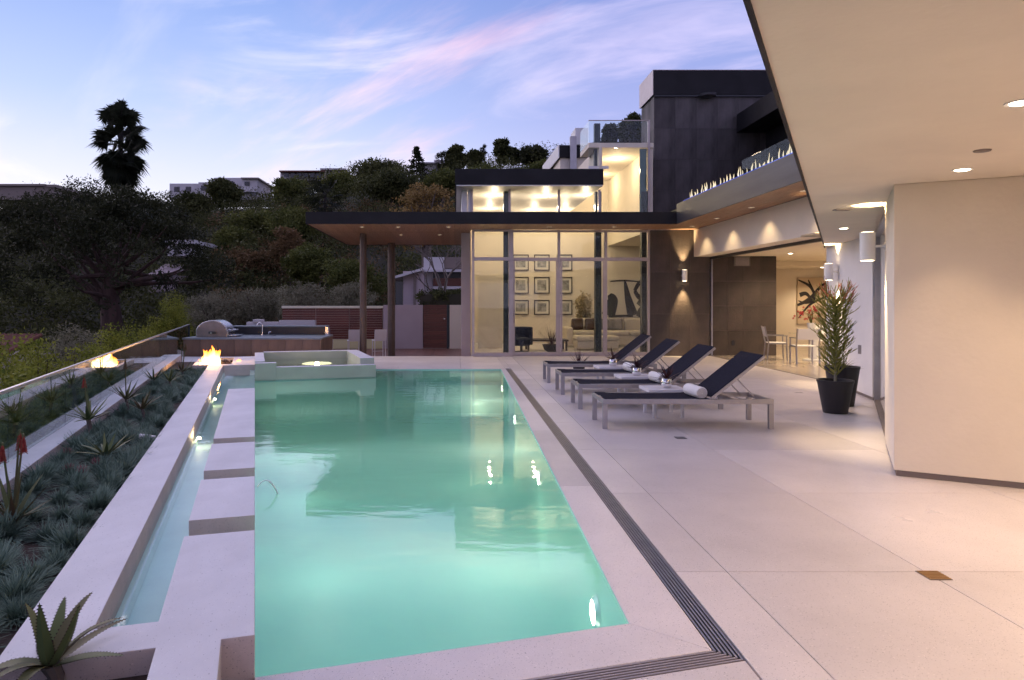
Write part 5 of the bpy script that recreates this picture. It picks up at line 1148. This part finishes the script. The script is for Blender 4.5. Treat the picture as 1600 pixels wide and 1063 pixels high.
# tall fan palm
x, y, z = on_hill(188, 62); H = PZ(198, 62)-z
plant_tree('fan_palm', palm_meshes(5, H, 1.95, 84, .70, .22, 22), (x, y, z), .6, 1, 'tall lone fan palm with shaggy skirt against the sky', 'palm')
SK = [('broad_tree', 'broad', 592, 243, 92, 120, 'wide leafy tree on the ridge left of the tiered conifer', 'dark'), ('conifer_tree', 'conifer', 651, 231, 92, 46, 'tiered conifer standing on the ridge above the canopy', 'pine'),
 ('palm_tree', 'palm', 690, 241, 94, 30, 'small palm on the ridge right of the tiered conifer', 'palm'), ('tall_tree', 'tall', 712, 223, 94, 30, 'slender dark tree on the ridge above the clerestory left end', 'dark'),
 ('tall_tree', 'tall', 741, 233, 94, 34, 'shorter rounded dark tree beside the slender ridge tree', 'dark'), ('palm_tree', 'palm', 756, 228, 96, 16, 'thin skyline palm between dark ridge trees', 'palm'),
 ('tall_tree', 'tall', 783, 213, 92, 30, 'tallest dark ridge tree above the clerestory roof', 'dark'), ('cypress_tree', 'tall', 803, 236, 92, 9, 'narrow cypress on the ridge, left of a pair', 'pine'), ('cypress_tree', 'tall', 809, 236, 92, 8, 'narrow cypress on the ridge, right of a pair', 'pine'),
 ('broad_tree', 'broad', 834, 227, 88, 48, 'flat topped dark tree on the ridge beside the pale rear roof', 'pine'), ('broad_tree', 'broad', 985, 166, 70, 44, 'dark tree top showing behind the upper glass guard', 'dark'), ('broad_tree', 'broad', 952, 180, 72, 26, 'small dark tree top left of the slate block', 'dark'),
 ('broad_tree', 'broad', 348, 277, 80, 62, 'dark round tree in front of the white ridge house', 'dark'), ('broad_tree', 'broad', 300, 300, 78, 70, 'dark tree below the white ridge house', 'dark'), ('broad_tree', 'broad', 452, 276, 84, 80, 'broad dark tree at the ridge below the long pale house', 'mid'),
 ('broad_tree', 'broad', 528, 268, 84, 80, 'dark tree on the slope right of the long pale house', 'mid'), ('palm_tree', 'palm', 508, 285, 62, 70, 'dark fan palm on the slope above the canopy corner', 'palm'), ('broad_tree', 'broad', 612, 262, 74, 110, 'dense dark tree behind the tawny autumn tree', 'dark'),
 ('broad_tree', 'broad', 690, 258, 76, 90, 'dark tree behind the clerestory end', 'mid'), ('autumn_tree', 'broad', 664, 272, 46, 124, 'tawny gold leaved tree rising over the canopy', 'gold'), ('broad_tree', 'broad', 404, 330, 66, 90, 'mid green tree halfway up the slope', 'mid'),
 ('broad_tree', 'broad', 470, 320, 60, 100, 'dark tree on the slope left of the canopy corner', 'mid'), ('rust_shrub', 'broad', 395, 380, 50, 90, 'rust tinted shrub on the slope behind the kitchen', 'rust'), ('rust_shrub', 'broad', 452, 355, 48, 60, 'russet bush on the slope left of the canopy', 'rust'),
 ('green_shrub', 'broad', 485, 368, 44, 90, 'yellow green bush below the canopy corner', 'mid'), ('green_shrub', 'broad', 545, 395, 42, 110, 'green bush seen between canopy and garden wall', 'mid'), ('broad_tree', 'broad', 370, 350, 58, 80, 'dark tree right of the spreading pine', 'mid'),
 ('broad_tree', 'broad', 60, 283, 66, 160, 'dark tree mass at the left skyline edge', 'pine'), ('broad_tree', 'broad', 235, 290, 68, 120, 'dark tree right of the tall palm foot', 'pine'), ('broad_tree', 'broad', 130, 284, 70, 110, 'dark tree left of the tall palm foot', 'pine'), ('broad_tree', 'broad', 765, 252, 74, 90, 'dark tree mass under the ridge trees', 'mid'),('broad_tree', 'broad', 850, 250, 74, 60, 'dark tree mass below the rear roof', 'mid'),
 ('olive_shrub', 'broad', 335, 440, 33, 110, 'grey green olive shrub behind the barbecue', 'olive'), ('olive_shrub', 'broad', 400, 432, 34, 110, 'grey green olive shrub behind the tap', 'olive'), ('olive_shrub', 'broad', 470, 430, 33.5, 110, 'grey green olive shrub left of the slim column', 'olive'), ('olive_shrub', 'broad', 540, 434, 34, 100, 'grey green olive shrub behind the slim column', 'olive')]
for i, (nm, kd, px, top, d, wp, lb, lf) in enumerate(SK):
    k = dict(K=95, per=125) if kd in ('broad', 'tall') else {}
    if nm == 'autumn_tree': k = dict(K=150, per=46, limbs=40, bark='greybark', hollow=.55, spread=.08)
    if nm == 'olive_shrub': k = dict(K=150, per=60, aspect=.22, spread=.10)
    skyline(nm, kd, px, top, d, wp, lb, 40+i, 'palm' if 'palm' in nm else 'shrub' if 'shrub' in nm else 'tree', lf, **k)
# bright shrubs just outside the glass rail
BS = [(8, 535, -2.85, 1.2), (58, 500, -3.1, 1.3), (122, 512, -3.1, 1.25), (172, 498, -3.2, 1.2), (222, 490, -3.2, 1.2), (268, 448, -3.4, 1.5), (302, 468, -3.1, 1.2), (20, 515, -4.2, 1.3), (90, 518, -3.6, 1.1), (198, 500, -3.9, 1.2), (246, 484, -3.9, 1.3)]
BL = ['at the left picture edge', 'second from the left edge, tallest near the camera', 'in front of the grey shrub', 'below the pine trunk, left', 'below the pine trunk, right', 'with a pointed top, tallest of the row', 'beside the barbecue', 'behind the leftmost one', 'third from the left edge', 'between the two below the pine trunk', 'left of the pointed one']
for i, (px, top, u, wd) in enumerate(BS):
    k_ = (px-CX)/F; d = u/(EU[0]*k_+EU[1]); x = k_*d; H = PZ(top, d)+2.35; zb = -2.35
    ms = tree_meshes(200+i, H, .62*wd, H*.40, K=170, per=60, size=.060, leaf='bright', trunk=.05, spread=.11, flat=1.1, zc=H*.60, aspect=.45)
    plant_tree('boundary_shrub', ms, (x, d, zb), i, 1, 'leafy green shrub outside the glass rail, '+BL[i], 'shrub', 'shrubs outside the glass rail')
ms = tree_meshes(300, 2.6, 1.1, .9, K=60, per=60, size=.10, leaf='olive', trunk=.05, aspect=.25); x = PX(125, 19.5)
plant_tree('grey_shrub', ms, (x, 19.5, PZ(497, 19.5)-2.6), 0, 1, 'feathery grey shrub beyond the bright green shrubs', 'shrub')
# hillside scrub that reads as one mass
rng = np.random.default_rng(9); C = []; TT_ = []
while len(C) < 2600:
    d = 31+70*rng.random()**1.2; px = rng.uniform(-120, 1010); x = PX(px, d)
    if d < 40 and px > 560: continue
    C.append((x, d, terr(x, d)+rng.random()**2*(1.0+d*.016))); TT_.append(rng.random())
Cn = np.array(C); me = leaves_mesh('hillside_scrub', Cn, 110, .5+Cn[:, 1]*.012*(.6+.8*rng.random(len(Cn))), .22, M['dark'], rng, .75, .5, TT_)
inst(me, 'hillside_scrub', (0, 0, 0), label='dark mass of scrub and bushes covering the hillside', cat='scrub', kind='stuff')
rng = np.random.default_rng(19); C = []
while len(C) < 420:
    d = 34+40*rng.random(); px = rng.uniform(330, 620); x = PX(px, d); C.append((x, d, terr(x, d)+.4+rng.random()))
Cn = np.array(C); me = leaves_mesh('hillside_undergrowth', Cn, 60, .45+.4*rng.random(len(Cn)), .24, M['rust'], rng, .7, .4)
inst(me, 'hillside_undergrowth', (0, 0, 0), label='dry brownish undergrowth between the bushes on the slope', cat='undergrowth', kind='stuff')
ms = tree_meshes(400, 2.1, .34, .85, K=60, per=40, size=.10, leaf='palepl', bark='greybark', trunk=.02, spread=.16, flat=1.2, zc=1.2, aspect=.4)
plant_tree('indoor_plant', ms, INDOOR, 0, 1, 'tall pale leafy plant before the white wall indoors', 'plant')
# bare tree and hedge by the neighbour's house
bt = MB(); rgb = random.Random(4)
def branch(p, d, L_, r, lev):
    q = p+d*L_; bt.tube([p, p+d*L_*.5+Vector((rgb.uniform(-.06, .06), 0, rgb.uniform(-.06, .06)))*L_, q], [r, r*.85, r*.7], 6)
    if lev >= 5: return
    for k in range(rgb.choice((2, 2, 3))): branch(q, (d+Vector((rgb.uniform(-.75, .75), rgb.uniform(-.5, .5), rgb.uniform(-.35, .5)))).normalized(), L_*rgb.uniform(.65, .9), r*.62, lev+1)
branch(Vector((0, 0, 0)), Vector((-.35, 0, 1)).normalized(), 1.5, .14, 0)
t = thing('bare_tree', 'bare grey branched tree before the neighbour house', 'tree', (PX(726, 32), 32, -.6)); bt.out('branches', M['greybark'], t, smooth=True)
rng = np.random.default_rng(31); C = [(rng.uniform(PX(654, 31), PX(735, 31)), 31+rng.uniform(-.4, .4), rng.uniform(-.5, PZ(456, 31))) for _ in range(150)]
t = thing('clipped_hedge', 'dark clipped hedge behind the garden gate', 'hedge'); inst(leaves_mesh('leaves', C, 70, .16, .10, M['dark'], rng), 'leaves', (0, 0, 0), parent=t)
MB().box(PX(657, 31), PX(732, 31), 30.7, 31.3, -.6, PZ(460, 31)).out('core', M['ground'], t)

# ================================================================== HOUSES BEYOND
def hbox(px0, px1, py0, py1, d, dep, m, parent, name='wall'): MB().box(PX(px0, d), PX(px1, d), d, d+dep, PZ(py1, d), PZ(py0, d)).out(name, M[m], parent)
def house(name, label): return thing(name, label, 'house')
h = house('neighbour_house', 'pale neighbour house with stacked flat terraces behind the garden wall')
hbox(630, 662, 424, 500, 37, 4, 'pinkwall', h); MB().side([(PX(612, 36.5), PZ(437, 36.5)), (PX(660, 36.5), PZ(423, 36.5)), (PX(660, 36.5), PZ(419, 36.5)), (PX(612, 36.5), PZ(433, 36.5))], 36.4, 41).out('roof', M['housewall'], h)
hbox(618, 629, 440, 490, 37.2, .1, 'housedark', h, 'window'); hbox(646, 650, 430, 480, 36.9, .09, 'plinth', h, 'post')
hbox(659, 676, 418, 500, 38.5, 3, 'housewall', h); hbox(662, 694, 402, 425, 38, 4, 'housewall', h, 'balcony'); hbox(694.5, 735, 402, 420, 38.2, 3, 'plinth', h, 'balcony'); hbox(662, 735, 421, 425, 37.8, .3, 'housewall', h, 'ledge')
hbox(676.5, 735, 435, 447, 38.4, 3, 'redwood', h, 'panel'); hbox(676.5, 735, 425.5, 434.5, 39, 2, 'housedark', h, 'window'); hbox(676.5, 735, 447.5, 452, 38.2, 3, 'housewall', h, 'ledge')
h = house('ridge_house', 'white flat roofed house on the ridge right of the palm'); d = 96
for a in ((265, 310, 287, 312), (310, 335, 285, 312), (334, 378, 278, 312), (378, 402, 279, 300), (376, 412, 298, 312)): hbox(*a, d+(a[0] % 7)*.3, 8, 'housewall', h)
for a in ((342, 350, 283, 292), (356, 364, 283, 292), (382, 390, 284, 290), (272, 280, 292, 300), (290, 298, 292, 300), (314, 322, 290, 298), (392, 400, 301, 306)): hbox(*a, d-.1, .2, 'housedark', h, 'window')
hbox(376, 404, 277.5, 279.5, d-.5, 9, 'plinth', h, 'roof')
h = house('ridge_house', 'long low pale house on the ridge above the canopy corner')
for a in ((438, 505, 268, 282), (502, 537, 265, 282)): hbox(*a, 97+(a[0] % 5)*.3, 8, 'housewall', h)
for q in range(6): hbox(444+q*10, 451+q*10, 271, 277, 96.9, .2, 'housedark', h, 'window')
hbox(436, 507, 266.5, 268.4, 96.5, 9, 'roof', h, 'roof'); hbox(500, 540, 263, 265.4, 96.5, 9, 'housewall', h, 'roof')
h = house('ridge_house', 'pale house half hidden by trees right of the conifer')
for a in ((655, 684, 255, 275), (678, 706, 250, 275)): hbox(*a, 98+(a[0] % 5)*.3, 8, 'housewall', h)
hbox(686, 700, 256, 264, 97.8, .2, 'housedark', h, 'window'); hbox(653, 686, 253.4, 255.2, 97.2, 9, 'housewall', h, 'roof')
h = house('ridge_house', 'long dark roofed house at the far left of the ridge'); hbox(-60, 84, 290.5, 312, 90, 8, 'plinth', h); hbox(-62, 70, 287.5, 290.8, 89.6, 9, 'plinth', h, 'roof'); hbox(70, 88, 288.5, 293, 89.8, 8.5, 'plinth', h, 'roof')
h = house('hillside_house', 'small white house glimpsed through the spreading pine'); hbox(262, 300, 381, 400, 52, 4, 'housewall', h); hbox(258, 304, 375, 381, 51.5, 5, 'housewall', h, 'roof'); hbox(272, 280, 384, 398, 51.9, .2, 'housedark', h, 'window')
def tile_roof(t, x0, x1, y0, z0, y1, z1, n, m, vert=True):
    w_ = (x1-x0)/n
    for i in range(n):
        xa = x0+(i+.5)*w_; MB().tube([(xa, y0, z0), (xa, y1, z1)], w_*.52, 8).out('tile_row', M[m], t, smooth=True)
t = house('tiled_house', 'house with a pink tiled roof glimpsed below the pine'); d = 50; MB().box(PX(234, d), PX(270, d), d+.2, d+4, PZ(460, d), PZ(430, d)).out('wall', M['pinkwall'], t)
tile_roof(t, PX(230, d), PX(272, d), d, PZ(431, d), d+3, PZ(415, d+3), 9, 'pinkwall')
t = house('tiled_house', 'house with a red clay tiled roof at the lower left'); d = 30; MB().box(PX(-150, d), PX(-12, d), d+.4, d+7, -3.2, PZ(566, d)).out('wall', M['pinkwall'], t)
tile_roof(t, PX(-160, d), PX(-30, d), d, PZ(572, d), d+4.5, PZ(524, d+4.5), 18, 'roof')
